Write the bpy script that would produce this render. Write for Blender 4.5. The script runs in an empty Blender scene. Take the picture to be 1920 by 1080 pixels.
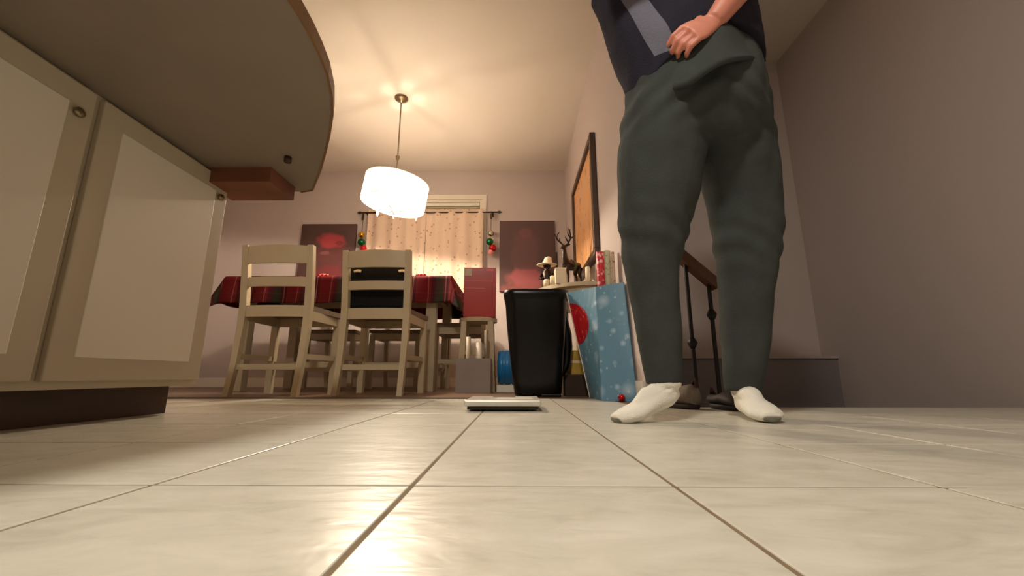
import bpy, bmesh, math, random
from mathutils import Vector, Matrix, Euler, noise
random.seed(7)
PI = math.pi
S = bpy.context.scene
C = S.collection

# ------------------------------------------------------------------ camera
cam_d = bpy.data.cameras.new('camera')
cam = bpy.data.objects.new('camera', cam_d)
C.objects.link(cam)
cam_d.sensor_fit = 'HORIZONTAL'
cam_d.sensor_width = 36.0
cam_d.lens = 36.0 * 770.0 / 1920.0
cam_d.clip_start = 0.01
cam.location = (0, 0, 0.1253)
cam.rotation_euler = (math.radians(90 + 12.0236), 0, math.radians(0.7277))
S.camera = cam

# ------------------------------------------------------------------ world, big lights, exposure
W = bpy.data.worlds.new('night')
S.world = W
W.use_nodes = True
W.node_tree.nodes['Background'].inputs[0].default_value = (0.02, 0.03, 0.06, 1)
W.node_tree.nodes['Background'].inputs[1].default_value = 0.3
KITCHEN_W = 46.0      # kitchen ceiling light
PENDANT_W = 27.0      # each pendant bulb
KITCHEN_COL = (1.0, 0.93, 0.82)
PENDANT_COL = (1.0, 0.83, 0.64)
vs = S.view_settings
vs.view_transform = 'Standard'
vs.look = 'None'
vs.gamma = 1.0
vs.use_curve_mapping = False
vs.exposure = 0.4

# ------------------------------------------------------------------ materials
def lin(c):
    return tuple(((v / 255) / 12.92 if v / 255 <= 0.04045 else ((v / 255 + 0.055) / 1.055) ** 2.4) for v in c)

def mat(name, rgb, rough=0.6, metal=0.0, var=0.0, vscale=8.0, bump=0.0, bscale=40.0, spec=0.5, stretch=(1, 1, 1), rgb2=None, detail=4.0):
    m = bpy.data.materials.new(name)
    m.use_nodes = True
    nt = m.node_tree
    b = nt.nodes['Principled BSDF']
    col = lin(rgb)
    b.inputs['Base Color'].default_value = (*col, 1)
    b.inputs['Roughness'].default_value = rough
    b.inputs['Metallic'].default_value = metal
    b.inputs['Specular IOR Level'].default_value = spec
    if var or bump or rgb2:
        tc = nt.nodes.new('ShaderNodeTexCoord')
        mp = nt.nodes.new('ShaderNodeMapping')
        mp.inputs['Scale'].default_value = stretch
        nt.links.new(tc.outputs['Object'], mp.inputs[0])
    if var or rgb2:
        n = nt.nodes.new('ShaderNodeTexNoise')
        n.inputs['Scale'].default_value = vscale
        n.inputs['Detail'].default_value = detail
        nt.links.new(mp.outputs[0], n.inputs['Vector'])
        r = nt.nodes.new('ShaderNodeValToRGB')
        r.color_ramp.elements[0].position = 0.3
        r.color_ramp.elements[1].position = 0.7
        c2 = lin(rgb2) if rgb2 else col
        r.color_ramp.elements[0].color = (*[max(0, v * (1 - var)) for v in col], 1)
        r.color_ramp.elements[1].color = (*[min(1, v * (1 + var)) for v in c2], 1)
        nt.links.new(n.outputs['Fac'], r.inputs[0])
        nt.links.new(r.outputs[0], b.inputs['Base Color'])
    if bump:
        n2 = nt.nodes.new('ShaderNodeTexNoise')
        n2.inputs['Scale'].default_value = bscale
        n2.inputs['Detail'].default_value = 3
        nt.links.new(mp.outputs[0], n2.inputs['Vector'])
        bp = nt.nodes.new('ShaderNodeBump')
        bp.inputs['Strength'].default_value = bump
        bp.inputs['Distance'].default_value = 0.01
        nt.links.new(n2.outputs['Fac'], bp.inputs['Height'])
        nt.links.new(bp.outputs[0], b.inputs['Normal'])
    return m

def emis(name, rgb, power):
    m = bpy.data.materials.new(name)
    m.use_nodes = True
    b = m.node_tree.nodes['Principled BSDF']
    b.inputs['Base Color'].default_value = (0.8, 0.8, 0.8, 1)
    b.inputs['Emission Color'].default_value = (*rgb, 1)
    b.inputs['Emission Strength'].default_value = power
    return m

M = {}
M['wall'] = mat('wall_paint', (194, 180, 174), 0.85, bump=0.05, bscale=180)
M['ceiling'] = mat('ceiling_paint', (216, 206, 192), 0.9, bump=0.05, bscale=120)
M['trim'] = mat('white_trim', (232, 224, 208), 0.45)
M['grout'] = mat('grout', (122, 104, 80), 0.9, var=0.15, vscale=20)
M['wood_floor'] = mat('hardwood', (112, 84, 60), 0.4, var=0.35, vscale=3, stretch=(0.6, 9, 1))
M['strip'] = mat('threshold_wood', (96, 74, 48), 0.5, var=0.2, vscale=6, stretch=(0.3, 8, 1))
M['chair'] = mat('cream_painted_wood', (186, 169, 138), 0.4, var=0.04, vscale=6)
M['seat'] = mat('seat_taupe', (122, 104, 84), 0.7, var=0.1, vscale=30)
M['table_wood'] = mat('table_painted', (176, 160, 132), 0.5, var=0.05)
M['black_plastic'] = mat('black_plastic', (6, 6, 7), 0.28, bump=0.05, bscale=30, spec=0.3)
M['black_cloth'] = mat('black_cloth', (8, 8, 9), 0.7, bump=0.3, bscale=60, spec=0.2)
M['cream'] = mat('cream_wax', (236, 220, 190), 0.6, var=0.03)
M['bronze'] = mat('dark_bronze', (50, 34, 24), 0.4, metal=0.6, var=0.3, vscale=30)
M['dark_brown'] = mat('dark_brown_wood', (62, 38, 20), 0.45, var=0.25, vscale=5, stretch=(1, 1, 6))
M['rail_wood'] = mat('handrail_wood', (80, 46, 26), 0.4, var=0.2, vscale=4, stretch=(8, 8, 1))
M['iron'] = mat('wrought_iron', (26, 20, 17), 0.5, metal=0.4)
M['nickel'] = mat('brushed_nickel', (150, 132, 104), 0.3, metal=0.9)
M['grey_card'] = mat('grey_cardboard', (150, 140, 134), 0.8, var=0.06)
M['red_box'] = mat('red_box_print', (162, 42, 32), 0.28, var=0.06, vscale=4)
M['sticker'] = mat('sticker_grey', (190, 176, 150), 0.6)
M['faint_red'] = mat('faint_red_ink', (214, 92, 80), 0.4)
M['blue_plastic'] = mat('blue_plastic', (26, 124, 190), 0.3)
M['gold_paper'] = mat('gold_paper', (196, 160, 70), 0.5, var=0.2, vscale=15)
M['brown_card'] = mat('dark_brown_carton', (60, 42, 30), 0.8, var=0.15)
M['white_paper'] = mat('bag_paper_edge', (226, 212, 196), 0.7)
M['sock'] = mat('white_sock', (236, 232, 220), 0.9, bump=0.25, bscale=220)
M['sock_grey'] = mat('grey_sock_toe', (120, 118, 106), 0.9, bump=0.25, bscale=220)
M['sock_dark'] = mat('dark_sock_mark', (84, 84, 82), 0.9)
M['skin'] = mat('skin', (214, 138, 116), 0.5, var=0.08, vscale=25)
M['hair'] = mat('brown_hair', (58, 40, 28), 0.6, var=0.3, vscale=60)
M['pants'] = mat('grey_green_fleece', (66, 70, 68), 0.95, var=0.1, vscale=14, bump=0.2, bscale=260, spec=0.15)
M['shirt'] = mat('navy_jersey', (42, 41, 52), 0.9, var=0.12, vscale=10, bump=0.2, bscale=200, spec=0.15)
M['shirt_grey'] = mat('grey_jersey_stripe', (116, 116, 130), 0.9, var=0.2, vscale=30, spec=0.15)
M['counter'] = mat('counter_laminate', (134, 122, 108), 0.45, var=0.05)
M['counter_edge'] = mat('counter_wood_edge', (128, 92, 56), 0.5, var=0.15, vscale=10)
M['cabinet'] = mat('cabinet_cream', (196, 184, 160), 0.5)
M['cleat'] = mat('brown_cleat', (120, 72, 48), 0.6, var=0.2, vscale=6)
M['rod'] = mat('rod_bronze', (66, 50, 38), 0.4, metal=0.5)
M['gold_ball'] = mat('gold_ball', (210, 160, 40), 0.15, metal=0.9)
M['green_ball'] = mat('green_ball', (14, 92, 50), 0.15, metal=0.6)
M['red_ball'] = mat('red_ball', (190, 24, 28), 0.15, metal=0.6)
M['silver_ball'] = mat('silver_ball', (200, 196, 180), 0.12, metal=0.95)
M['pink_ball'] = mat('pink_ball', (232, 150, 150), 0.3)
M['scale_top'] = mat('scale_silver', (212, 208, 196), 0.28, metal=0.2)
M['scale_base'] = mat('scale_dark', (50, 44, 34), 0.6)
M['blind'] = mat('blind_headrail', (170, 156, 120), 0.5)
M['white_plastic'] = mat('white_plastic', (230, 222, 206), 0.4)
M['shoe'] = mat('grey_shoe', (128, 118, 108), 0.85, bump=0.2, bscale=120)
M['shoe_dark'] = mat('dark_shoe', (38, 28, 26), 0.7)
M['dark_red'] = mat('dark_red_fabric', (58, 26, 26), 0.8)
M['stair'] = mat('stair_carpet', (138, 124, 112), 0.95, bump=0.3, bscale=200)
M['ledge'] = mat('ledge_grey', (138, 130, 132), 0.7)

def tile_mat():
    m = mat('glazed_tile', (212, 206, 190), 0.3, spec=0.36)
    nt = m.node_tree
    b = nt.nodes['Principled BSDF']
    tc = nt.nodes.new('ShaderNodeTexCoord')
    oi = nt.nodes.new('ShaderNodeObjectInfo')
    add = nt.nodes.new('ShaderNodeVectorMath')
    add.operation = 'ADD'
    mul = nt.nodes.new('ShaderNodeVectorMath')
    mul.operation = 'MULTIPLY'
    mul.inputs[1].default_value = (30, 17, 9)
    comb = nt.nodes.new('ShaderNodeCombineXYZ')
    for i in range(3):
        nt.links.new(oi.outputs['Random'], comb.inputs[i])
    nt.links.new(comb.outputs[0], mul.inputs[0])
    nt.links.new(tc.outputs['Object'], add.inputs[0])
    nt.links.new(mul.outputs[0], add.inputs[1])
    mp = nt.nodes.new('ShaderNodeMapping')
    mp.inputs['Scale'].default_value = (1.0, 2.2, 1)
    nt.links.new(add.outputs[0], mp.inputs[0])
    n = nt.nodes.new('ShaderNodeTexNoise')
    n.inputs['Scale'].default_value = 9
    n.inputs['Detail'].default_value = 6
    n.inputs['Roughness'].default_value = 0.62
    n.inputs['Distortion'].default_value = 0.8
    nt.links.new(mp.outputs[0], n.inputs['Vector'])
    r = nt.nodes.new('ShaderNodeValToRGB')
    e = r.color_ramp.elements
    e[0].position = 0.3
    e[0].color = (*lin((192, 188, 172)), 1)
    e[1].position = 0.66
    e[1].color = (*lin((218, 213, 199)), 1)
    x = e.new(0.46)
    x.color = (*lin((208, 203, 187)), 1)
    nt.links.new(n.outputs['Fac'], r.inputs[0])
    nt.links.new(r.outputs[0], b.inputs['Base Color'])
    n2 = nt.nodes.new('ShaderNodeTexNoise')
    n2.inputs['Scale'].default_value = 13
    n2.inputs['Detail'].default_value = 2.5
    n2.inputs['Distortion'].default_value = 0.4
    nt.links.new(mp.outputs[0], n2.inputs['Vector'])
    bp = nt.nodes.new('ShaderNodeBump')
    bp.inputs['Strength'].default_value = 0.22
    bp.inputs['Distance'].default_value = 0.008
    nt.links.new(n2.outputs['Fac'], bp.inputs['Height'])
    nt.links.new(bp.outputs[0], b.inputs['Normal'])
    return m
M['tile'] = tile_mat()

def math_node(nt, op, a, b=None):
    n = nt.nodes.new('ShaderNodeMath')
    n.operation = op
    for i, v in enumerate((a, b)):
        if v is None:
            continue
        if isinstance(v, (int, float)):
            n.inputs[i].default_value = v
        else:
            nt.links.new(v, n.inputs[i])
    return n.outputs[0]

def plaid_mat():
    m = mat('red_plaid_cloth', (120, 18, 22), 0.85, bump=0.15, bscale=300, spec=0.2)
    nt = m.node_tree
    b = nt.nodes['Principled BSDF']
    uv = nt.nodes.new('ShaderNodeUVMap')
    uv.uv_map = 'UVMap'
    sep = nt.nodes.new('ShaderNodeSeparateXYZ')
    nt.links.new(uv.outputs[0], sep.inputs[0])
    def bands(out):
        fr = math_node(nt, 'FRACT', math_node(nt, 'DIVIDE', out, 0.26))
        r = nt.nodes.new('ShaderNodeValToRGB')
        r.color_ramp.interpolation = 'CONSTANT'
        red, dark, green, white = lin((98, 12, 16)), lin((60, 9, 13)), lin((36, 36, 22)), lin((136, 80, 72))
        stops = [(0, red), (0.26, white), (0.285, red), (0.36, dark), (0.5, green), (0.72, dark), (0.80, white), (0.825, dark), (0.9, red)]
        el = r.color_ramp.elements
        el[0].position, el[0].color = 0, (*red, 1)
        el[1].position, el[1].color = stops[-1][0], (*stops[-1][1], 1)
        for p_, c_ in stops[1:-1]:
            k = el.new(p_)
            k.color = (*c_, 1)
        nt.links.new(fr, r.inputs[0])
        return r.outputs[0]
    mx = nt.nodes.new('ShaderNodeMix')
    mx.data_type = 'RGBA'
    mx.inputs[0].default_value = 0.12
    nt.links.new(bands(sep.outputs[0]), mx.inputs[6])
    nt.links.new(bands(sep.outputs[1]), mx.inputs[7])
    nt.links.new(mx.outputs[2], b.inputs['Base Color'])
    return m
M['plaid'] = plaid_mat()

def snow_mat():
    m = mat('blue_snow_paper', (92, 150, 184), 0.4)
    nt = m.node_tree
    b = nt.nodes['Principled BSDF']
    tc = nt.nodes.new('ShaderNodeTexCoord')
    last = None
    base = lin((98, 142, 168))
    cur = None
    for sc, lo, hi, fac in ((7, 0.04, 0.30, 0.55), (13, 0.04, 0.24, 0.6), (26, 0.06, 0.2, 0.65)):
        v = nt.nodes.new('ShaderNodeTexVoronoi')
        v.inputs['Scale'].default_value = sc
        nt.links.new(tc.outputs['Object'], v.inputs['Vector'])
        mr = nt.nodes.new('ShaderNodeMapRange')
        mr.inputs[1].default_value = lo
        mr.inputs[2].default_value = hi
        mr.inputs[3].default_value = fac
        mr.inputs[4].default_value = 0
        nt.links.new(v.outputs['Distance'], mr.inputs[0])
        mx = nt.nodes.new('ShaderNodeMix')
        mx.data_type = 'RGBA'
        nt.links.new(mr.outputs[0], mx.inputs[0])
        if cur is None:
            mx.inputs[6].default_value = (*base, 1)
        else:
            nt.links.new(cur, mx.inputs[6])
        mx.inputs[7].default_value = (*lin((200, 220, 236)), 1)
        cur = mx.outputs[2]
    nt.links.new(cur, b.inputs['Base Color'])
    return m
M['snow'] = snow_mat()

def dotted_mat(name, base, dot, scale, rough=0.4, hi=0.3):
    m = mat(name, base, rough)
    nt = m.node_tree
    b = nt.nodes['Principled BSDF']
    tc = nt.nodes.new('ShaderNodeTexCoord')
    v = nt.nodes.new('ShaderNodeTexVoronoi')
    v.inputs['Scale'].default_value = scale
    nt.links.new(tc.outputs['Object'], v.inputs['Vector'])
    mr = nt.nodes.new('ShaderNodeMapRange')
    mr.inputs[1].default_value = hi * 0.6
    mr.inputs[2].default_value = hi
    mr.inputs[3].default_value = 1
    mr.inputs[4].default_value = 0
    nt.links.new(v.outputs['Distance'], mr.inputs[0])
    mx = nt.nodes.new('ShaderNodeMix')
    mx.data_type = 'RGBA'
    nt.links.new(mr.outputs[0], mx.inputs[0])
    mx.inputs[6].default_value = (*lin(base), 1)
    mx.inputs[7].default_value = (*lin(dot), 1)
    nt.links.new(mx.outputs[2], b.inputs['Base Color'])
    return m
M['red_print'] = dotted_mat('red_ornament_print', (176, 22, 34), (214, 90, 96), 30)
M['candy'] = dotted_mat('red_white_wrap', (206, 40, 54), (240, 190, 186), 36, hi=0.45)
M['green_wrap'] = dotted_mat('cream_green_wrap', (196, 192, 156), (140, 150, 110), 40)
M['striped_wrap'] = dotted_mat('beige_red_wrap', (206, 176, 150), (150, 60, 50), 50)
M['curtain'] = dotted_mat('cream_curtain', (220, 194, 172), (176, 142, 114), 17, 0.9, hi=0.24)
_nt = M['curtain'].node_tree
_b = _nt.nodes['Principled BSDF']
_b.inputs['Transmission Weight'].default_value = 0.0

def canvas_mat(name, blobs, base=(74, 48, 43)):
    m = mat(name, base, 0.7)
    nt = m.node_tree
    b = nt.nodes['Principled BSDF']
    tc = nt.nodes.new('ShaderNodeTexCoord')
    nz = nt.nodes.new('ShaderNodeTexNoise')
    nz.inputs['Scale'].default_value = 9
    nt.links.new(tc.outputs['Object'], nz.inputs['Vector'])
    cur = None
    for (cx, cz, rx, rz, colr, fac) in blobs:
        mp = nt.nodes.new('ShaderNodeMapping')
        mp.vector_type = 'POINT'
        mp.inputs['Location'].default_value = (-cx / rx, 0, -cz / rz)
        mp.inputs['Scale'].default_value = (1 / rx, 0, 1 / rz)
        nt.links.new(tc.outputs['Object'], mp.inputs[0])
        ln = nt.nodes.new('ShaderNodeVectorMath')
        ln.operation = 'LENGTH'
        nt.links.new(mp.outputs[0], ln.inputs[0])
        d = math_node(nt, 'ADD', ln.outputs['Value'], math_node(nt, 'MULTIPLY', math_node(nt, 'SUBTRACT', nz.outputs['Fac'], 0.5), 0.8))
        mr = nt.nodes.new('ShaderNodeMapRange')
        mr.inputs[1].default_value = 0.7
        mr.inputs[2].default_value = 1.1
        mr.inputs[3].default_value = fac
        mr.inputs[4].default_value = 0
        nt.links.new(d, mr.inputs[0])
        mx = nt.nodes.new('ShaderNodeMix')
        mx.data_type = 'RGBA'
        nt.links.new(mr.outputs[0], mx.inputs[0])
        if cur is None:
            mx.inputs[6].default_value = (*lin(base), 1)
        else:
            nt.links.new(cur, mx.inputs[6])
        mx.inputs[7].default_value = (*lin(colr), 1)
        cur = mx.outputs[2]
    nt.links.new(cur, b.inputs['Base Color'])
    return m

def print_mat():
    m = mat('tan_print', (226, 172, 110), 0.35)
    nt = m.node_tree
    b = nt.nodes['Principled BSDF']
    tc = nt.nodes.new('ShaderNodeTexCoord')
    n = nt.nodes.new('ShaderNodeTexNoise')
    n.inputs['Scale'].default_value = 3.2
    n.inputs['Detail'].default_value = 5
    n.inputs['Distortion'].default_value = 1.6
    nt.links.new(tc.outputs['Object'], n.inputs['Vector'])
    r = nt.nodes.new('ShaderNodeValToRGB')
    e = r.color_ramp.elements
    e[0].position, e[0].color = 0.0, (*lin((220, 160, 92)), 1)
    e[1].position, e[1].color = 1.0, (*lin((232, 178, 120)), 1)
    for p_, c_ in ((0.40, (226, 168, 104)), (0.44, (222, 170, 120)), (0.56, (226, 170, 122)), (0.575, (150, 84, 44)), (0.60, (224, 166, 108))):
        k = e.new(p_)
        k.color = (*lin(c_), 1)
    nt.links.new(n.outputs['Fac'], r.inputs[0])
    nt.links.new(r.outputs[0], b.inputs['Base Color'])
    return m
M['print'] = print_mat()

def shade_mat():
    m = bpy.data.materials.new('lamp_shade_fabric')
    m.use_nodes = True
    nt = m.node_tree
    nt.nodes.clear()
    out = nt.nodes.new('ShaderNodeOutputMaterial')
    d = nt.nodes.new('ShaderNodeBsdfDiffuse')
    d.inputs[0].default_value = (0.9, 0.88, 0.82, 1)
    t = nt.nodes.new('ShaderNodeBsdfTranslucent')
    t.inputs[0].default_value = (0.95, 0.92, 0.84, 1)
    mx = nt.nodes.new('ShaderNodeMixShader')
    mx.inputs[0].default_value = 0.85
    em = nt.nodes.new('ShaderNodeEmission')
    em.inputs[0].default_value = (1, 0.83, 0.64, 1)
    em.inputs[1].default_value = 6.0
    ad = nt.nodes.new('ShaderNodeAddShader')
    nt.links.new(d.outputs[0], mx.inputs[1])
    nt.links.new(t.outputs[0], mx.inputs[2])
    nt.links.new(mx.outputs[0], ad.inputs[0])
    nt.links.new(em.outputs[0], ad.inputs[1])
    nt.links.new(ad.outputs[0], out.inputs[0])
    return m
M['shade'] = shade_mat()
def scrim_mat():
    m = bpy.data.materials.new('uplight_scrim')
    m.use_nodes = True
    nt = m.node_tree
    nt.nodes.clear()
    out = nt.nodes.new('ShaderNodeOutputMaterial')
    tr = nt.nodes.new('ShaderNodeBsdfTransparent')
    tr.inputs[0].default_value = (1, 1, 1, 1)
    t = nt.nodes.new('ShaderNodeBsdfTranslucent')
    t.inputs[0].default_value = (0.34, 0.33, 0.31, 1)
    mx = nt.nodes.new('ShaderNodeMixShader')
    mx.inputs[0].default_value = 0.78
    nt.links.new(tr.outputs[0], mx.inputs[1])
    nt.links.new(t.outputs[0], mx.inputs[2])
    nt.links.new(mx.outputs[0], out.inputs[0])
    return m
M['scrim'] = scrim_mat()
def bulb_mat():
    m = bpy.data.materials.new('clear_bulb_glow')
    m.use_nodes = True
    nt = m.node_tree
    nt.nodes.clear()
    out = nt.nodes.new('ShaderNodeOutputMaterial')
    tr = nt.nodes.new('ShaderNodeBsdfTransparent')
    em = nt.nodes.new('ShaderNodeEmission')
    em.inputs[0].default_value = (1.0, 0.85, 0.6, 1)
    em.inputs[1].default_value = 8.0
    ad = nt.nodes.new('ShaderNodeAddShader')
    nt.links.new(tr.outputs[0], ad.inputs[0])
    nt.links.new(em.outputs[0], ad.inputs[1])
    nt.links.new(ad.outputs[0], out.inputs[0])
    return m
M['bulb'] = bulb_mat()
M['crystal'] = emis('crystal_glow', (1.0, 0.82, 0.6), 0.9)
M['downlight'] = emis('downlight_glow', (1.0, 0.85, 0.65), 6.0)

def glass_mat():
    m = mat('window_glass', (40, 44, 52), 0.05)
    b = m.node_tree.nodes['Principled BSDF']
    b.inputs['Transmission Weight'].default_value = 0.9
    return m
M['glass'] = glass_mat()

# ------------------------------------------------------------------ mesh helpers
class MB:
    def __init__(self):
        self.v, self.f, self.s = [], [], []
    def add(self, vs_, fs_, smooth=False):
        o = len(self.v)
        self.v += [tuple(x) for x in vs_]
        self.f += [tuple(i + o for i in f) for f in fs_]
        self.s += [smooth] * len(fs_)
        return self
    def hexa(self, p):
        return self.add(p, [(0, 3, 2, 1), (4, 5, 6, 7), (0, 1, 5, 4), (1, 2, 6, 5), (2, 3, 7, 6), (3, 0, 4, 7)])
    def box(self, x0, x1, y0, y1, z0, z1, bev=0.0):
        if bev <= 0:
            return self.hexa([(x0, y0, z0), (x1, y0, z0), (x1, y1, z0), (x0, y1, z0), (x0, y0, z1), (x1, y0, z1), (x1, y1, z1), (x0, y1, z1)])
        bm = bmesh.new()
        bmesh.ops.create_cube(bm, size=1)
        for v in bm.verts:
            v.co = Vector(((x0 + x1) / 2 + v.co.x * (x1 - x0), (y0 + y1) / 2 + v.co.y * (y1 - y0), (z0 + z1) / 2 + v.co.z * (z1 - z0)))
        bmesh.ops.bevel(bm, geom=bm.edges[:], offset=bev, segments=2, affect='EDGES', profile=0.5)
        bm.verts.index_update()
        self.add([v.co.copy() for v in bm.verts], [[v.index for v in f.verts] for f in bm.faces])
        bm.free()
        return self
    def rings(self, rr, cap=True, smooth=True):
        n = len(rr[0])
        vs_ = [p for r in rr for p in r]
        fs_ = []
        for k in range(len(rr) - 1):
            for i in range(n):
                j = (i + 1) % n
                fs_.append((k * n + i, k * n + j, (k + 1) * n + j, (k + 1) * n + i))
        if cap:
            fs_.append(tuple(range(n - 1, -1, -1)))
            fs_.append(tuple(range((len(rr) - 1) * n, len(rr) * n)))
        return self.add(vs_, fs_, smooth)
    def loft(self, rows, n=20, cap=True):
        """rows: (cx,cy,cz,rx,ry) horizontal rings, or (centre, vec_a, vec_b)"""
        rr = []
        for r in rows:
            if len(r) == 3:
                c, a, b = Vector(r[0]), Vector(r[1]), Vector(r[2])
            else:
                c, a, b = Vector(r[:3]), Vector((r[3], 0, 0)), Vector((0, r[4], 0))
            rr.append([c + a * math.cos(2 * PI * i / n) + b * math.sin(2 * PI * i / n) for i in range(n)])
        return self.rings(rr, cap)
    def tube(self, pts, rad, n=10, cap=True):
        pts = [Vector(p) for p in pts]
        rads = rad if isinstance(rad, (list, tuple)) else [rad] * len(pts)
        rr = []
        up = None
        for i, p in enumerate(pts):
            t = (pts[min(i + 1, len(pts) - 1)] - pts[max(i - 1, 0)]).normalized()
            if up is None:
                up = Vector((0, 0, 1)) if abs(t.z) < 0.9 else Vector((1, 0, 0))
            a = t.cross(up)
            if a.length < 1e-5:
                a = t.cross(Vector((0, 1, 0)))
            a.normalize()
            b = t.cross(a).normalized()
            up = -b if False else up
            rr.append([p + (a * math.cos(2 * PI * k / n) + b * math.sin(2 * PI * k / n)) * rads[i] for k in range(n)])
        return self.rings(rr, cap)
    def lathe(self, prof, n=28, c=(0, 0, 0), cap=True):
        return self.loft([(c[0], c[1], c[2] + z, r, r) for r, z in prof], n, cap)
    def bar(self, p0, p1, w, d, side=Vector((1, 0, 0))):
        p0, p1 = Vector(p0), Vector(p1)
        t = (p1 - p0).normalized()
        a = (side - t * side.dot(t)).normalized()
        b = t.cross(a)
        q = []
        for p in (p0, p1):
            q += [p - a * w / 2 - b * d / 2, p + a * w / 2 - b * d / 2, p + a * w / 2 + b * d / 2, p - a * w / 2 + b * d / 2]
        return self.hexa(q)
    def sphere(self, c, r, n=16, m=10, sc=(1, 1, 1)):
        rows = []
        for k in range(m + 1):
            t = PI * k / m
            s = max(math.sin(t), 0.01)
            rows.append((c[0], c[1], c[2] - math.cos(t) * r * sc[2], r * s * sc[0], r * s * sc[1]))
        return self.loft(rows, n)
    def prism(self, poly, z0, z1):
        n = len(poly)
        vs_ = [(x, y, z0) for x, y in poly] + [(x, y, z1) for x, y in poly]
        fs_ = [tuple(range(n - 1, -1, -1)), tuple(range(n, 2 * n))] + [(i, (i + 1) % n, n + (i + 1) % n, n + i) for i in range(n)]
        return self.add(vs_, fs_)
    def mesh(self, name, off=(0, 0, 0)):
        me = bpy.data.meshes.new(name)
        o = Vector(off)
        me.from_pydata([Vector(v) - o for v in self.v], [], self.f)
        me.polygons.foreach_set('use_smooth', self.s)
        me.update()
        bm = bmesh.new()
        bm.from_mesh(me)
        bmesh.ops.recalc_face_normals(bm, faces=bm.faces[:])
        bm.to_mesh(me)
        bm.free()
        return me
    def build(self, name, m, parent=None, world=False, loc=None):
        off = (0, 0, 0)
        if parent and world:
            off = parent.matrix_world.translation if parent.parent is None else (0, 0, 0)
            off = world_loc(parent)
        if loc is not None and world:
            off = loc
        o = bpy.data.objects.new(name, self.mesh(name, off))
        o.data.materials.append(M[m] if isinstance(m, str) else m)
        C.objects.link(o)
        if parent:
            o.parent = parent
        elif loc is not None:
            o.location = loc
        return o

def world_loc(o):
    v = Vector(o.location)
    while o.parent:
        o = o.parent
        v += Vector(o.location)
    return v

def tag(o, label, cat, group=None):
    o['label'] = label
    o['category'] = cat
    if group:
        o['group'] = group
    return o

def thing(name, label, cat, loc=(0, 0, 0), rz=0.0, group=None):
    o = bpy.data.objects.new(name, None)
    o.empty_display_size = 0.05
    C.objects.link(o)
    o.location = loc
    o.rotation_euler = (0, 0, rz)
    return tag(o, label, cat, group)

def struct(o):
    o['kind'] = 'structure'
    return o

def copy_tree(o, parent=None):
    c = o.copy()
    C.objects.link(c)
    c.parent = parent
    for ch in list(o.children):
        copy_tree(ch, c)
    return c

def remeshed(mb, voxel, smooth_iter=6, off=(0, 0, 0)):
    me = mb.mesh('tmp', off)
    o = bpy.data.objects.new('tmp', me)
    C.objects.link(o)
    r = o.modifiers.new('r', 'REMESH')
    r.mode = 'VOXEL'
    r.voxel_size = voxel
    s = o.modifiers.new('s', 'SMOOTH')
    s.iterations = smooth_iter
    s.factor = 0.5
    dg = bpy.context.evaluated_depsgraph_get()
    dg.update()
    out = bpy.data.meshes.new_from_object(o.evaluated_get(dg))
    bpy.data.objects.remove(o)
    for p in out.polygons:
        p.use_smooth = True
    return out

def link_mesh(name, me, m, parent):
    o = bpy.data.objects.new(name, me)
    me.name = name
    me.materials.clear()
    me.materials.append(M[m])
    C.objects.link(o)
    o.parent = parent
    return o

# ------------------------------------------------------------------ the setting
CEIL, YB, XR, XL, YK, XF = 2.60, 4.66, 0.59, -3.6, -2.6, 2.1
GX, GY, TW = -0.123, 0.514, 0.305
YT = 2.344                     # tile / hardwood border
fl = struct(MB().box(XL, 0.72, YK, YT, -0.25, -0.0012).box(0.72, XF, YK, 1.72, -0.25, -0.0012).build('floor', 'grout'))
tb = MB().box(-TW / 2 + 0.0024, TW / 2 - 0.0024, -TW / 2 + 0.0024, TW / 2 - 0.0024, -0.008, 0.0, bev=0.0015)
tile_me = tb.mesh('tile')
tile_me.materials.append(M['tile'])
for i in range(-12, 8):
    for j in range(-10, 7):
        x = GX + TW * (i + 0.5)
        y = GY + TW * (j + 0.5)
        if x - TW / 2 < XL or y + TW / 2 > YT + 0.001 or x > XF or y < -1.5:
            continue
        if x + TW / 2 > 0.75 and y + TW / 2 > 1.80:
            continue
        t = bpy.data.objects.new('tile', tile_me)
        C.objects.link(t)
        t.parent = fl
        t.location = (x, y, 0)
        if random.random() < 0.5:
            t.rotation_euler.z = PI
df = struct(MB().box(XL, 0.72, YT, YB, -0.25, 0.001).build('floor_dining', 'wood_floor'))
MB().box(XL, -0.25, YT - 0.03, YT + 0.03, 0.0, 0.007).build('threshold_strip', 'strip', df)
struct(MB().box(XL, XF, YK, YB + 0.2, CEIL, CEIL + 0.1).build('ceiling', 'ceiling'))
# back wall with the window opening
WX0, WX1, WZ0, WZ1 = -1.72, -0.42, 0.95, 2.215
struct(MB().box(XL, WX0, YB, YB + 0.14, -0.05, CEIL).box(WX1, 0.73, YB, YB + 0.14, -0.05, CEIL).box(WX0, WX1, YB, YB + 0.14, -0.05, WZ0).box(WX0, WX1, YB, YB + 0.14, WZ1, CEIL).build('wall_back', 'wall'))
struct(MB().box(XR, XR + 0.13, 1.95, YB, -0.25, CEIL).build('wall_right', 'wall'))
struct(MB().box(XL - 0.12, XL, YK, YB, -0.05, CEIL).build('wall_left', 'wall'))
struct(MB().box(XL, XF, YK - 0.12, YK, -0.05, CEIL).build('wall_kitchen', 'wall'))
struct(MB().box(XF, XF + 0.12, YK, 3.0, -1.6, CEIL).build('wall_foyer', 'wall'))
sw = struct(MB().box(XR + 0.13, XF, 2.9, 3.02, -1.6, CEIL).build('wall_stair', 'wall'))
MB().box(XR + 0.13, XF, 2.76, 2.90, -1.6, 0.235).build('ledge', 'ledge', sw)
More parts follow.
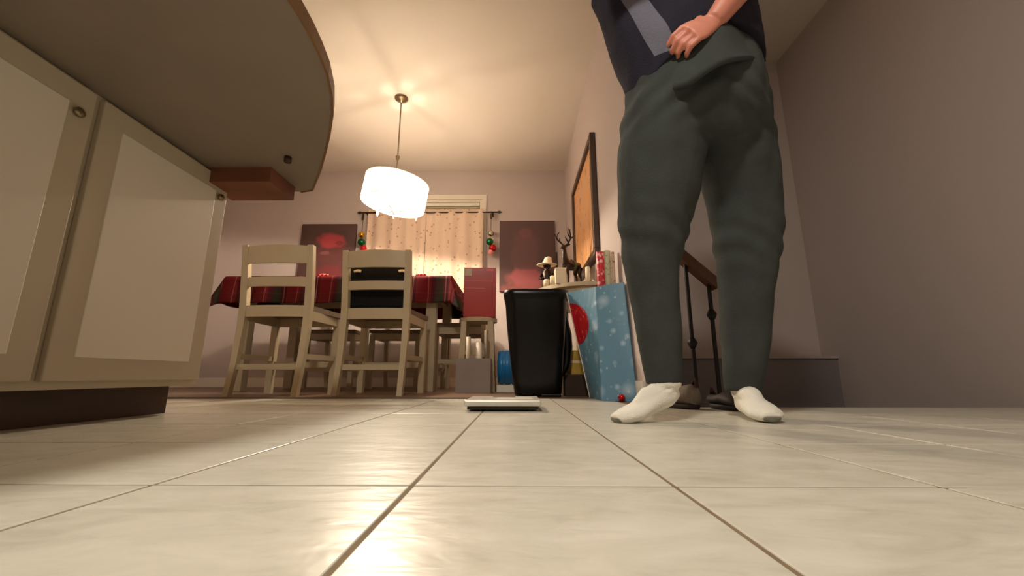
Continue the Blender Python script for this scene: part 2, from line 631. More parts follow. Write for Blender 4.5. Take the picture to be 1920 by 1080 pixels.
MB().box(XR + 0.13, XF, 2.745, 2.90, 0.235, 0.25).build('ledge_cap', 'wall', sw)
struct(MB().box(XL, XR, YB - 0.014, YB, 0.0, 0.10).build('baseboard_back', 'trim'))
struct(MB().box(XR - 0.014, XR, 1.95, YB - 0.014, 0.0, 0.10).build('baseboard_right', 'trim'))
struct(MB().box(XL, XL + 0.014, YK, YB, 0.0, 0.10).build('baseboard_left', 'trim'))
struct(MB().box(XF - 0.014, XF, YK, 1.72, 0.0, 0.10).build('baseboard_foyer', 'trim'))
# stairs down behind the railing
st = struct(MB().box(XR + 0.13, XF, 1.72, 1.745, -1.6, -0.02).build('stairwell_wall', 'trim'))
for k in range(6):
    x0 = 0.74 + 0.225 * k
    s_ = MB().box(x0, x0 + 0.24, 1.75, 2.75, -0.19 * (k + 1) - 0.2, -0.19 * (k + 1)).build('stair_step', 'stair')
    struct(s_)
# window
win = struct(MB().box(WX0 - 0.045, WX1 + 0.05, YB - 0.022, YB, WZ1, WZ1 + 0.06).box(WX0 - 0.045, WX0, YB - 0.022, YB, WZ0 - 0.06, WZ1).box(WX1, WX1 + 0.05, YB - 0.022, YB, WZ0 - 0.06, WZ1).build('window_1', 'trim'))
MB().box(WX0, WX1, YB + 0.0, YB + 0.03, WZ1 - 0.03, WZ1).box(WX0, WX0 + 0.03, YB, YB + 0.09, WZ0, WZ1 - 0.03).box(WX1 - 0.03, WX1, YB, YB + 0.09, WZ0, WZ1 - 0.03).box(WX0 + 0.03, WX1 - 0.03, YB + 0.05, YB + 0.09, WZ0, WZ0 + 0.04).box(-1.09, -1.05, YB + 0.05, YB + 0.09, WZ0 + 0.04, WZ1 - 0.03).build('window_frame', 'trim', win)
MB().box(WX0 - 0.07, WX1 + 0.07, YB - 0.05, YB + 0.05, WZ0 - 0.03, WZ0).build('window_sill', 'trim', win)
for a_, b_ in ((WX0 + 0.03, -1.09), (-1.05, WX1 - 0.03)):
    MB().box(a_, b_, YB + 0.066, YB + 0.072, WZ0 + 0.04, WZ1 - 0.03).build('window_pane', 'glass', win)
hr = MB().box(WX0 + 0.035, WX1 - 0.035, YB + 0.005, YB + 0.045, WZ1 - 0.075, WZ1 - 0.035, bev=0.004).build('blind_headrail', 'trim', win)
for k in range(5):
    z = WZ1 - 0.10 - 0.022 * k
    MB().box(WX0 + 0.04, WX1 - 0.04, YB + 0.012, YB + 0.04, z, z + 0.016).build('blind_slat', 'blind', hr)

# round flush ceiling light over the kitchen floor (behind the camera, out of the photograph)
KL = (-0.35, -0.55)
d = thing('flush_ceiling_light', 'round flush ceiling light with a glowing white lens over the kitchen tiles', 'ceiling light', (*KL, CEIL))
MB().lathe([(0.17, -0.001), (0.20, -0.001), (0.20, -0.03), (0.17, -0.04)], 40, cap=False).build('ring', 'nickel', d)
MB().lathe([(0.168, -0.03), (0.168, -0.034)], 40).build('lens', 'downlight', d)
ld = bpy.data.lights.new('ceiling_lamp', 'AREA')
ld.shape = 'DISK'
ld.size = 0.33
ld.energy = KITCHEN_W
ld.color = KITCHEN_COL
lo = bpy.data.objects.new('ceiling_lamp', ld)
C.objects.link(lo)
lo.parent = d
lo.location = (0, 0, -0.045)

# ------------------------------------------------------------------ pendant lamp
LX, LY = -1.05, 3.29
lamp = thing('pendant_lamp', 'glowing white drum pendant lamp hanging crooked from the ceiling over the table', 'lamp', (LX, LY, 0))
MB().lathe([(0.062, CEIL), (0.062, CEIL - 0.008), (0.05, CEIL - 0.022), (0.018, CEIL - 0.034), (0.008, CEIL - 0.05)], 28).build('ceiling_canopy', 'nickel', lamp)
ch = MB()
zz = CEIL - 0.045
while zz > 2.02:
    ch.tube([(0, 0, zz), (0.004, 0.002, zz - 0.011), (0, 0, zz - 0.022)], 0.0035, 6)
    ch.tube([(0, 0, zz), (-0.004, -0.002, zz - 0.011), (0, 0, zz - 0.022)], 0.0035, 6)
    zz -= 0.02
ch.build('chain', 'nickel', lamp)
MB().lathe([(0.006, 2.03), (0.02, 2.015), (0.016, 1.99), (0.006, 1.975), (0.006, 1.52)], 14).build('stem', 'nickel', lamp)
TILT = math.radians(8.3)
ZC = 1.662
sh = bpy.data.objects.new('shade', MB().loft([(0, 0, -0.108, 0.268, 0.268), (0, 0, 0.108, 0.268, 0.268)], 56, cap=False).mesh('shade'))
sh.data.materials.append(M['shade'])
C.objects.link(sh)
sh.parent = lamp
sh.location = (0, 0, ZC)
sh.rotation_euler = (0, TILT, 0)
sp = MB()
for a in (math.radians(-21), math.radians(159), math.radians(-95), math.radians(62)):
    sp.tube([(0, 0, 0.10), (0.266 * math.cos(a), 0.266 * math.sin(a), 0.10)], 0.007, 6)
sp.build('spider', 'nickel', sh)
MB().lathe([(0.262, 0.080), (0.03, 0.080)], 48, cap=False).build('added_uplight_scrim', 'scrim', sh)  # added sheet, no known lamp part: dims the light on the ceiling
rg = MB()
for z in (-0.108, 0.108):
    rg.tube([(0.268 * math.cos(2 * PI * k / 40), 0.268 * math.sin(2 * PI * k / 40), z) for k in range(41)], 0.004, 6, cap=False)
rg.build('rim', 'trim', sh)
for k in range(4):
    a = k * 2 * PI / 3 + 0.4
    rb_ = 0.10 if k < 3 else 0.012  # last one is an added centre bulb, to sharpen the spider's ceiling shadows
    bx_, by_ = rb_ * math.cos(a), rb_ * math.sin(a)
    MB().tube([(0, 0, 1.535), (bx_ * 0.5, by_ * 0.5, 1.508), (bx_, by_, 1.508), (bx_, by_, 1.53)], 0.006, 8).build('arm', 'nickel', lamp)
    MB().lathe([(0.011, 1.53), (0.019, 1.555), (0.016, 1.585), (0.004, 1.615)], 14, c=(bx_, by_, 0)).build('bulb', 'bulb', lamp)
    pd = bpy.data.lights.new('bulb_light', 'POINT')
    pd.energy = PENDANT_W * (0.62 if k < 3 else 2.1)
    pd.color = PENDANT_COL
    pd.shadow_soft_size = 0.016
    po = bpy.data.objects.new('bulb_light', pd)
    C.objects.link(po)
    po.parent = lamp
    po.location = (bx_, by_, 1.572)
for (dx, dy) in ((-0.145, 0), (0.185, 0.02), (-0.02, 0.05), (0.02, -0.05)):
    MB().lathe([(0.002, 1.545), (0.011, 1.52), (0.009, 1.475 - max(0, dx) * 0.16), (0.003, 1.452 - max(0, dx) * 0.16)], 10, c=(dx, dy, 0)).build('crystal_drop', 'crystal', lamp)
MB().lathe([(0.004, 1.545), (0.02, 1.525), (0.016, 1.49), (0.006, 1.465)], 14).build('finial', 'nickel', lamp)

# ------------------------------------------------------------------ curtains, rod, bauble strings
ROD_Z, ROD_Y = 2.02, YB - 0.085
rod = thing('curtain_rod', 'thin dark bronze curtain rod above the window', 'curtain rod', (-1.05, ROD_Y, ROD_Z))
MB().tube([(-0.80, 0, 0), (0.82, 0, 0)], 0.0085, 10).build('pole', 'rod', rod)
for s in (-1, 1):
    x = -0.80 if s < 0 else 0.82
    MB().tube([(x, 0, 0), (x + s * 0.012, 0, 0), (x + s * 0.03, 0, 0), (x + s * 0.05, 0, 0)], [0.008, 0.017, 0.017, 0.004], 12).build('finial', 'rod', rod)
    MB().box(x - s * 0.06 - 0.006, x - s * 0.06 + 0.006, -0.004, 0.084, -0.012, 0.002).box(x - s * 0.06 - 0.012, x - s * 0.06 + 0.012, 0.078, 0.0845, -0.03, 0.03).build('bracket', 'rod', rod)

def curtain(name, x0, x1, label, amp, folds):
    n, m_ = 120, 14
    vs_, fs_ = [], []
    top, bot = ROD_Z + 0.045, 1.0
    for j in range(m_ + 1):
        t = j / m_
        z = top + (bot - top) * t
        for i in range(n + 1):
            u = i / n
            x = x0 + (x1 - x0) * u
            ph = 2 * PI * folds * u
            y = ROD_Y + math.sin(ph) * amp * (0.9 + 0.2 * t) + 0.006 * math.sin(ph * 0.37 + 3 * t)
            vs_.append((x, y, z + (0.008 * math.sin(ph) if j == 0 else 0)))
    for j in range(m_):
        for i in range(n):
            a = j * (n + 1) + i
            fs_.append((a, a + 1, a + n + 2, a + n + 1))
    o = MB().add(vs_, fs_, True).build(name, 'curtain', world=True, loc=((x0 + x1) / 2, ROD_Y, 1.0))
    sm = o.modifiers.new('solid', 'SOLIDIFY')
    sm.thickness = 0.003
    return tag(o, label, 'curtain')
curtain('curtain', -1.77, -1.0745, 'cream embroidered curtain panel left of the pair, partly behind the lamp', 0.016, 4)
curtain('curtain', -1.0735, -0.395, 'cream embroidered curtain panel on the right half of the window', 0.016, 4)

def bauble_string(x, cols, label):
    t = thing('bauble_string', label, 'ornament', (x, ROD_Y, ROD_Z), group='bauble strings hung from the curtain rod')
    MB().tube([(0, 0, 0.012), (0, -0.012, 0), (0, 0, -0.02), (0, 0, -0.30)], 0.003, 6).build('ribbon', 'rod', t)
    MB().box(-0.012, 0.012, -0.014, 0.0, -0.09, -0.02).build('bow', 'rod', t)
    for k, (c_, dx, dz, r) in enumerate(cols):
        b_ = MB().sphere((dx, -0.01, dz), r).build('bauble', c_, t)
        MB().lathe([(0.009, 0), (0.009, 0.012)], 10, c=(dx, -0.01, dz + r - 0.002)).build('cap', 'gold_ball', b_)
bauble_string(-1.825, [('gold_ball', 0, -0.28, 0.037), ('green_ball', 0.005, -0.37, 0.043), ('red_ball', 0.035, -0.445, 0.038)], 'string of gold, green and red baubles hanging beside the left canvas')
bauble_string(-0.305, [('silver_ball', 0, -0.27, 0.036), ('green_ball', -0.012, -0.37, 0.042), ('red_ball', 0.022, -0.445, 0.043), ('pink_ball', 0.0, -0.50, 0.035)], 'string of silver, green and red baubles hanging beside the right canvas')

# ------------------------------------------------------------------ canvases and framed print
def canvas(name, x, z, w, h, m, label, roll=0.0):
    t = thing(name, label, 'picture', (x, YB - 0.02, z))
    t.rotation_euler = (0, roll, 0)
    MB().box(-w / 2, w / 2, -0.016, 0.016, -h / 2, h / 2, bev=0.003).build('canvas', m, t)
    MB().box(-w / 2 + 0.01, w / 2 - 0.01, 0.0165, 0.0195, -h / 2 + 0.01, h / 2 - 0.01).build('stretcher_back', 'dark_brown', t)
canvas('canvas_picture', -2.245, 1.49, 0.655, 0.82, canvas_mat('canvas_left', [(0.05, 0.02, 0.20, 0.20, (96, 44, 44), 0.7), (0.04, 0.20, 0.17, 0.10, (176, 62, 70), 0.85), (0.14, 0.17, 0.05, 0.03, (110, 40, 44), 0.8), (-0.02, 0.05, 0.06, 0.025, (140, 84, 84), 0.6), (0.03, -0.22, 0.22, 0.12, (120, 40, 44), 0.7)]), 'dark maroon canvas with a loose red shape, left of the window')
canvas('canvas_picture', 0.122, 1.50, 0.655, 0.86, canvas_mat('canvas_right', [(-0.02, 0.05, 0.18, 0.30, (94, 58, 56), 0.6), (-0.02, 0.27, 0.09, 0.07, (112, 62, 62), 0.5), (-0.02, -0.27, 0.22, 0.14, (160, 82, 86), 0.8), (0.0, -0.11, 0.17, 0.07, (88, 52, 50), 0.8), (-0.04, -0.40, 0.30, 0.07, (140, 70, 66), 0.7)]), 'dark maroon canvas with a pink patch, right of the window above the bin')
fr = thing('framed_print', 'large tan print in a dark brown wooden frame on the right wall', 'picture', (XR - 0.002, 3.325, 1.44))
hw, hh = 0.535, 0.48
for y0, y1, z0, z1 in ((-hw, hw, hh - 0.05, hh), (-hw, hw, -hh, -hh + 0.05), (-hw, -hw + 0.05, -hh + 0.05, hh - 0.05), (hw - 0.05, hw, -hh + 0.05, hh - 0.05)):
    MB().box(-0.04, 0, y0, y1, z0, z1, bev=0.004).build('frame_bar', 'dark_brown', fr)
MB().box(-0.018, -0.004, -hw + 0.045, hw - 0.045, -hh + 0.045, hh - 0.045).build('print', 'print', fr)

# ------------------------------------------------------------------ chairs
def make_chair(label):
    t = thing('counter_chair', label, 'chair', group='cream counter-height dining chairs')
    wb, wf, d = 0.205, 0.225, 0.40
    def leg_path(s):
        return [(s * wb, -0.055, 0.0), (s * wb, -0.02, 0.20), (s * (wb + 0.002), 0.0, 0.42), (s * (wb + 0.002), 0.0, 0.56), (s * (wb + 0.004), -0.02, 0.75), (s * (wb + 0.006), -0.05, 0.945)]
    for s in (-1, 1):
        p = leg_path(s)
        rr = []
        for (x, y, z), w_ in zip(p, (0.034, 0.037, 0.042, 0.044, 0.042, 0.036)):
            rr.append([(x - w_ / 2, y - 0.02, z), (x + w_ / 2, y - 0.02, z), (x + w_ / 2, y + 0.02, z), (x - w_ / 2, y + 0.02, z)])
        MB().rings(rr, smooth=False).build('back_leg', 'chair', t)
        MB().bar((s * wf, d, 0.0), (s * wf, d, 0.52), 0.042, 0.042).build('front_leg', 'chair', t)
        MB().bar((s * wb, 0.0, 0.24), (s * wf, d, 0.24), 0.022, 0.034).build('side_rung', 'chair', t)
        MB().bar((s * wb, 0.02, 0.50), (s * wf, d, 0.50), 0.022, 0.06).build('seat_apron', 'chair', t)
    def rail(z0, z1, y, name, crest=0.0):
        n = 8
        rr = []
        for i in range(n + 1):
            u = i / n
            x = -wb + 2 * wb * u
            bow = -0.018 * math.sin(PI * u)
            up = crest * math.sin(PI * u)
            rr.append([(x, y + bow - 0.011, z0), (x, y + bow + 0.011, z0), (x, y + bow + 0.011, z1 + up), (x, y + bow - 0.011, z1 + up)])
        MB().rings(rr, smooth=False).build(name, 'chair', t)
    rail(0.828, 0.942, -0.042, 'crest_rail', 0.006)
    rail(0.682, 0.742, -0.014, 'back_slat')
    rail(0.488, 0.560, 0.0, 'lower_rail')
    MB().bar((-wb, -0.015, 0.176), (wb, -0.015, 0.176), 0.024, 0.034, Vector((0, 1, 0))).build('back_rung', 'chair', t)
    MB().bar((-wf, d, 0.20), (wf, d, 0.20), 0.024, 0.04, Vector((0, 1, 0))).build('front_rung', 'chair', t)
    MB().bar((-wf, d, 0.50), (wf, d, 0.50), 0.022, 0.06, Vector((0, 1, 0))).build('front_apron', 'chair', t)
    MB().prism([(-wb - 0.005, 0.025), (wb + 0.005, 0.025), (wf + 0.025, d + 0.03), (-wf - 0.025, d + 0.03)], 0.531, 0.565).build('seat', 'seat', t)
    return t
ch0 = make_chair('cream counter chair with the black bag on its seat, back to the camera')
ch0.location = (-0.937, 2.69, 0.001)
ch0.rotation_euler.z = math.radians(-1)
chairs = [
    (-1.535, 2.57, 0.0, 'cream counter chair at the left end of the near side of the table'),
    (-1.20, 4.44, PI, 'cream counter chair beyond the table, under the window, nearer the lamp'),
    (-1.84, 4.44, PI, 'cream counter chair beyond the table, in front of the left canvas'),
    (-0.29, 3.725, PI / 2, 'cream counter chair at the right end of the table behind the red box'),
]
for x, y, rz, lb in chairs:
    c_ = copy_tree(ch0)
    c_.location = (x, y, 0.001)
    c_.rotation_euler.z = rz
    c_['label'] = lb

bg = thing('tote_bag', 'flat black bag standing on the seat of the centre chair behind its slats', 'bag', (-0.937, 2.745, 0.568))
MB().box(-0.212, 0.183, -0.025, 0.05, 0.0, 0.295, bev=0.008).build('bag_body', 'black_cloth', bg)
for s in (-1, 1):
    MB().tube([(s * 0.176, -0.032, 0.252), (s * 0.16, -0.034, 0.256), (s * 0.145, -0.034, 0.256), (s * 0.13, -0.032, 0.254)], 0.010, 8).build('strap_end', 'cream', bg)

# ------------------------------------------------------------------ dining table, cloth, ornaments
TX0, TX1, TY0, TY1, TZ = -2.36, -0.535, 3.215, 4.13, 0.912
tab = thing('dining_table', 'counter-height cream dining table under the red plaid cloth', 'table', ((TX0 + TX1) / 2, (TY0 + TY1) / 2, 0.001))
tw, td = (TX1 - TX0) / 2, (TY1 - TY0) / 2
MB().box(-tw, tw, -td, td, TZ - 0.034, TZ - 0.004, bev=0.005).build('tabletop', 'table_wood', tab)
for sx in (-1, 1):
    for sy in (-1, 1):
        x, y = sx * (tw - 0.16), sy * (td - 0.09)
        MB().box(x - 0.04, x + 0.04, y - 0.04, y + 0.04, 0, TZ - 0.034, bev=0.004).build('leg', 'table_wood', tab)
for sy in (-1, 1):
    MB().box(-tw + 0.2, tw - 0.2, sy * (td - 0.09) - 0.012, sy * (td - 0.09) + 0.012, TZ - 0.13, TZ - 0.034).build('apron', 'table_wood', tab)
for sx in (-1, 1):
    MB().box(sx * (tw - 0.16) - 0.012, sx * (tw - 0.16) + 0.012, -td + 0.13, td - 0.13, TZ - 0.13, TZ - 0.034).build('apron', 'table_wood', tab)
MB().box(-tw + 0.12, tw - 0.12, -0.04, 0.04, 0.16, 0.22).build('stretcher', 'table_wood', tab)

def tablecloth():
    OV = 0.225
    nx, ny = 132, 84
    vs_, fs_, uvs = [], [], []
    X0, X1, Y0, Y1 = TX0 - OV, TX1 + OV, TY0 - OV, TY1 + OV
    for j in range(ny + 1):
        for i in range(nx + 1):
            x = X0 + (X1 - X0) * i / nx
            y = Y0 + (Y1 - Y0) * j / ny
            cx_, cy_ = min(max(x, TX0), TX1), min(max(y, TY0), TY1)
            dx, dy = x - cx_, y - cy_
            d = math.hypot(dx, dy)
            if d < 1e-6:
                vs_.append((x, y, TZ))
            else:
                ux, uy = dx / d, dy / d
                corner = min(abs(dx), abs(dy)) / max(abs(dx), abs(dy), 1e-6)
                fl_ = 0.10 + 0.34 * corner
                wav = 0.016 * math.sin((x * 1.0 if abs(dy) > abs(dx) else y) * 21) * min(1, d / 0.15) * (1 - corner)
                hor = 0.008 + d * fl_ * 0.9 + wav
                drop = d * math.sqrt(max(0.05, 1 - (fl_ * 0.9) ** 2))
                vs_.append((cx_ + ux * hor, cy_ + uy * hor, TZ - drop))
            uvs.append((x, y))
    for j in range(ny):
        for i in range(nx):
            a = j * (nx + 1) + i
            fs_.append((a, a + 1, a + nx + 2, a + nx + 1))
    o = MB().add(vs_, fs_, True).build('tablecloth', 'plaid', world=True, loc=((TX0 + TX1) / 2, (TY0 + TY1) / 2, TZ))
    uv = o.data.uv_layers.new(name='UVMap')
    for lp in o.data.loops:
        uv.data[lp.index].uv = uvs[lp.vertex_index]
    s_ = o.modifiers.new('solid', 'SOLIDIFY')
    s_.thickness = 0.003
    s_.offset = 1
    return tag(o, 'red plaid tablecloth draped over the dining table', 'tablecloth')
tablecloth()
for k, (x, lb) in enumerate(((-1.60, 'small red and white table ornament between the two near chairs'), (-0.79, 'small red and white table ornament right of the centre chair'))):
    t = thing('table_ornament', lb, 'ornament', (x, 3.27, TZ + 0.003), group='ornaments along the table edge')
    for q in range(3):
        b_ = MB().sphere((-0.03 + 0.03 * q, 0, 0.014), 0.0145, 12, 8).build('berry', 'red_ball', t)
    MB().tube([(-0.04, 0.008, 0.024), (0.0, 0.008, 0.03), (0.04, 0.008, 0.024)], 0.004, 6).build('snow_twig', 'cream', t)

# ------------------------------------------------------------------ things beside the table
stl = thing('wooden_stool', 'tall cream wooden stool carrying the red box', 'stool', (-0.318, 3.335, 0.001))
MB().prism([(0.155 * math.cos(a * PI / 12), 0.13 * math.sin(a * PI / 12)) for a in range(24)], 0.545, 0.577).build('seat', 'chair', stl)
for sx in (-1, 1):
    for sy in (-1, 1):
        MB().bar((sx * 0.125, sy * 0.10, 0), (sx * 0.105, sy * 0.08, 0.545), 0.042, 0.036).build('leg', 'chair', stl)
for sy in (-1, 1):
    MB().bar((-0.112, sy * 0.086, 0.30), (0.112, sy * 0.086, 0.30), 0.02, 0.03, Vector((0, 1, 0))).build('rung', 'chair', stl)
rbx = thing('red_carton', 'tall glossy red box with a grey label, standing on the stool', 'box', (-0.302, 3.29, 0.579), math.radians(3))
MB().box(-0.13, 0.13, -0.06, 0.06, 0, 0.405, bev=0.003).build('carton', 'red_box', rbx)
MB().box(-0.122, -0.068, -0.0612, -0.0598, 0.335, 0.395).build('label_square', 'sticker', rbx)
MB().box(0.05, 0.105, -0.0612, -0.0598, 0.376, 0.388).build('printed_mark', 'faint_red', rbx)
MB().box(-0.12, 0.10, -0.0612, -0.0598, 0.290, 0.294).build('printed_line', 'faint_red', rbx)
MB().box(-0.12, 0.04, -0.0612, -0.0598, 0.232, 0.236).build('printed_line', 'faint_red', rbx)

gb = thing('storage_carton', 'plain grey open carton on the floor in front of the stool', 'box', (-0.318, 3.09, 0.001))
g = MB()
g.box(-0.125, 0.125, -0.085, 0.085, 0, 0.006)
for a_ in ((-0.125, 0.125, -0.085, -0.080), (-0.125, 0.125, 0.080, 0.085), (-0.125, -0.120, -0.080, 0.080), (0.120, 0.125, -0.080, 0.080)):
    g.box(*a_, 0.006, 0.245)
g.build('carton', 'grey_card', gb)
for k, (x, h_, r, m_, lb) in enumerate(((-0.05, 0.40, 0.018, 'table_wood', 'short beige cardboard tube standing in the grey carton, left one'), (0.03, 0.36, 0.022, 'white_paper', 'pale paper tube standing in the grey carton, middle one'), (0.085, 0.45, 0.016, 'seat', 'thin brown tube standing in the grey carton, right one'))):
    t = tag(MB().tube([(0, 0, 0), (0.004, 0.01, h_ * 0.5), (0.0, 0.02, h_)], r, 14).build('paper_tube', m_, loc=(-0.318 + x, 3.08, 0.0085)), lb, 'tube')
jug = thing('water_jug', 'blue ribbed plastic water jug lying on a white stand beside the black bin', 'jug', (0.04, 3.38, 0.001))
jb = MB()
jb.loft([((x, 0, 0.19), (0, r, 0), (0, 0, r)) for x, r in ((-0.198, 0.09), (-0.196, 0.118), (-0.186, 0.132), (-0.17, 0.137), (-0.155, 0.137), (-0.145, 0.129), (-0.135, 0.137), (-0.10, 0.137), (-0.09, 0.129), (-0.08, 0.137), (-0.02, 0.137), (-0.01, 0.129), (0.0, 0.137), (0.10, 0.137), (0.15, 0.11), (0.19, 0.05), (0.20, 0.03))], 36)
jb.build('body', 'blue_plastic', jug)
jb = MB().loft([((x, 0, 0.19), (0, r, 0), (0, 0, r)) for x, r in ((0.195, 0.032), (0.235, 0.032), (0.24, 0.026))], 20)
jb.build('cap', 'white_plastic', jug)
MB().hexa([(-0.20, -0.12, 0), (0.16, -0.12, 0), (0.16, 0.12, 0), (-0.20, 0.12, 0), (-0.20, -0.11, 0.051), (0.16, -0.11, 0.051), (0.16, 0.11, 0.051), (-0.20, 0.11, 0.051)]).build('stand', 'white_plastic', jug)

# black bin
bn = thing('trash_bin', 'tall black plastic bin tapering to its base in front of the console', 'bin', (0.118, 2.62, 0.001))
def rrect(cx, cz, hx, hy, r, n=6):
    pts = []
    for qx, qy, a0 in ((1, 1, 0), (-1, 1, PI / 2), (-1, -1, PI), (1, -1, 3 * PI / 2)):
        for k in range(n + 1):
            a = a0 + k * PI / 2 / n
            pts.append((cx + qx * (hx - r) + r * math.cos(a), qy * (hy - r) + r * math.sin(a), cz))
    return pts
b_ = MB()
b_.rings([rrect(0.006, 0.0, 0.135, 0.11, 0.05), rrect(0.006, 0.02, 0.142, 0.117, 0.05), rrect(0.003, 0.15, 0.157, 0.126, 0.055), rrect(0.002, 0.30, 0.172, 0.136, 0.06), rrect(0.0, 0.45, 0.184, 0.144, 0.065), rrect(0.0, 0.60, 0.193, 0.149, 0.07), rrect(0.0, 0.612, 0.199, 0.155, 0.07), rrect(0.0, 0.636, 0.201, 0.156, 0.07), rrect(0.0, 0.640, 0.194, 0.15, 0.07), rrect(0.0, 0.30, 0.155, 0.12, 0.055), rrect(0.006, 0.03, 0.13, 0.105, 0.045)])
b_.build('bin_body', 'black_plastic', bn)
MB().tube([(0.170, -0.03, 0.56), (0.182, -0.03, 0.47), (0.194, -0.03, 0.38), (0.196, -0.03, 0.30), (0.185, -0.03, 0.20), (0.155, -0.03, 0.12)], [0.014, 0.022, 0.03, 0.032, 0.03, 0.016], 12).build('side_handle', 'black_plastic', bn)
MB().box(0.02, 0.14, -0.135, -0.09, 0.0, 0.018, bev=0.005).build('foot_pedal', 'black_plastic', bn)
liner = MB().rings([rrect(0.0, 0.585, 0.1975, 0.1535, 0.068), rrect(0.0, 0.612, 0.2025, 0.158, 0.07), rrect(0.0, 0.641, 0.2035, 0.1585, 0.07), rrect(0.0, 0.646, 0.19, 0.147, 0.07)], cap=False)
liner.build('bin_liner', 'black_plastic', bn)

# things behind the bin
bx2 = tag(MB().box(-0.09, 0.09, -0.10, 0.10, 0, 0.13, bev=0.003).build('brown_carton', 'brown_card', loc=(0.385, 2.72, 0.001)), 'dark brown carton on the floor behind the bin', 'box')
gp = thing('gold_gift_box', 'small gold paper parcel on the dark brown carton', 'gift', (0.382, 2.70, 0.132), 0.3)
MB().box(-0.06, 0.06, -0.05, 0.05, 0, 0.15, bev=0.004).build('parcel', 'gold_paper', gp)
MB().box(-0.0605, 0.0605, -0.0505, 0.0505, 0.07, 0.085).build('ribbon', 'cream', gp)

# gift bag with wrap rolls
GB = [(0.425, 2.14, 0.001), (0.577, 2.05, 0.001), (0.572, 2.46, 0.001), (0.418, 2.45, 0.001), (0.434, 2.235, 0.606), (0.577, 2.17, 0.618), (0.572, 2.47, 0.64), (0.302, 2.45, 0.618)]
gbag = thing('gift_bag', 'big pale blue gift bag with white snowflakes leaning by the right wall', 'gift bag', (0.49, 2.3, 0.001))
V = [Vector(p) for p in GB]
cen = sum(V, Vector()) / 8
def panel(a, b, c, d, name, m, th=0.004, sub=6, bow=0.012):
    a, b, c, d = (V[k] for k in (a, b, c, d))
    nrm = (b - a).cross(d - a).normalized()
    if nrm.dot((a + b + c + d) / 4 - cen) < 0:
        nrm = -nrm
    vs_, fs_ = [], []
    for lay in (0, 1):
        for j in range(sub + 1):
            for i in range(sub + 1):
                u, v = i / sub, j / sub
                p = (a * (1 - u) + b * u) * (1 - v) + (d * (1 - u) + c * u) * v
                p = p + nrm * (bow * math.sin(PI * u) * math.sin(PI * v * 0.8) - th * lay)
                vs_.append(p)
    n1 = (sub + 1) ** 2
    for j in range(sub):
        for i in range(sub):
            q = j * (sub + 1) + i
            fs_.append((q, q + 1, q + sub + 2, q + sub + 1))
            fs_.append((n1 + q, n1 + q + sub + 1, n1 + q + sub + 2, n1 + q + 1))
    for i in range(sub):
        for (p, q) in ((i, i + 1), (sub * (sub + 1) + i, sub * (sub + 1) + i + 1), (i * (sub + 1), (i + 1) * (sub + 1)), (i * (sub + 1) + sub, (i + 1) * (sub + 1) + sub)):
            fs_.append((p, q, n1 + q, n1 + p))
    return MB().add(vs_, fs_).build(name, m, gbag, world=True), nrm
panel(0, 1, 5, 4, 'front_panel', 'snow', bow=0.004)
sidep, nl = panel(3, 0, 4, 7, 'gusset_panel', 'snow', bow=0.004)
panel(1, 2, 6, 5, 'wall_side_panel', 'snow', bow=0.0)
panel(2, 3, 7, 6, 'rear_panel', 'snow', bow=0.0)
MB().hexa([V[0] + Vector((0.004, 0.004, 0)), V[1] + Vector((-0.004, 0.004, 0)), V[2] + Vector((-0.004, -0.004, 0)), V[3] + Vector((0.004, -0.004, 0))] + [V[k] + Vector((0, 0, 0.004)) for k in range(4)]).build('bag_base', 'white_paper', gbag, world=True)
# printed red ornament on the gusset: half disc against its far edge
pr = MB()
def gp_pt(u, v, lift):
    p = (V[3] * (1 - u) + V[0] * u) * (1 - v) + (V[7] * (1 - u) + V[4] * u) * v
    return p + nl * (0.004 * math.sin(PI * u) * math.sin(PI * v * 0.8) + lift)
ring_ = [(0.02 + 0.66 * math.cos(a), 0.69 + 0.20 * math.sin(a)) for a in [(-PI / 2 + PI * k / 16) for k in range(17)]]
n_ = len(ring_)
pr.add([gp_pt(u, v, 0.003) for u, v in ring_] + [gp_pt(u, v, 0.0005) for u, v in ring_], [tuple(range(n_)), tuple(range(2 * n_ - 1, n_ - 1, -1))] + [(i, (i + 1) % n_, n_ + (i + 1) % n_, n_ + i) for i in range(n_)])
pr.build('ornament_print', 'red_print', gbag, world=True)
MB().bar(V[3] + nl * 0.002, V[7] + nl * 0.002, 0.012, 0.004, Vector((0, 1, 0))).build('paper_edge', 'white_paper', gbag, world=True)
for x, y, h_, r, m_, lb in ((0.488, 2.33, 0.835, 0.023, 'candy', 'red and white roll of gift wrap sticking out of the gift bag'), (0.530, 2.34, 0.845, 0.022, 'green_wrap', 'cream and green roll of gift wrap sticking out of the gift bag'), (0.557, 2.31, 0.83, 0.010, 'striped_wrap', 'thin beige and red roll of gift wrap at the wall side of the gift bag')):
    t = thing('gift_wrap_roll', lb, 'gift wrap', (x, y, 0.006), group='gift wrap rolls in the bag')
    MB().tube([(0, 0, 0), (0, 0, 0.3), (0, 0, h_ - 0.006)], r, 18, cap=False).build('paper', m_, t)
    MB().tube([(0, 0, 0), (0, 0, h_ - 0.012)], r - 0.003, 18).build('core', 'white_paper', t)
tag(MB().sphere((0, 0, 0), 0.018, 14, 10).build('red_bauble', 'red_ball', loc=(0.505, 2.065, 0.019)), 'tiny red ball on the floor against the gift bag', 'ornament')

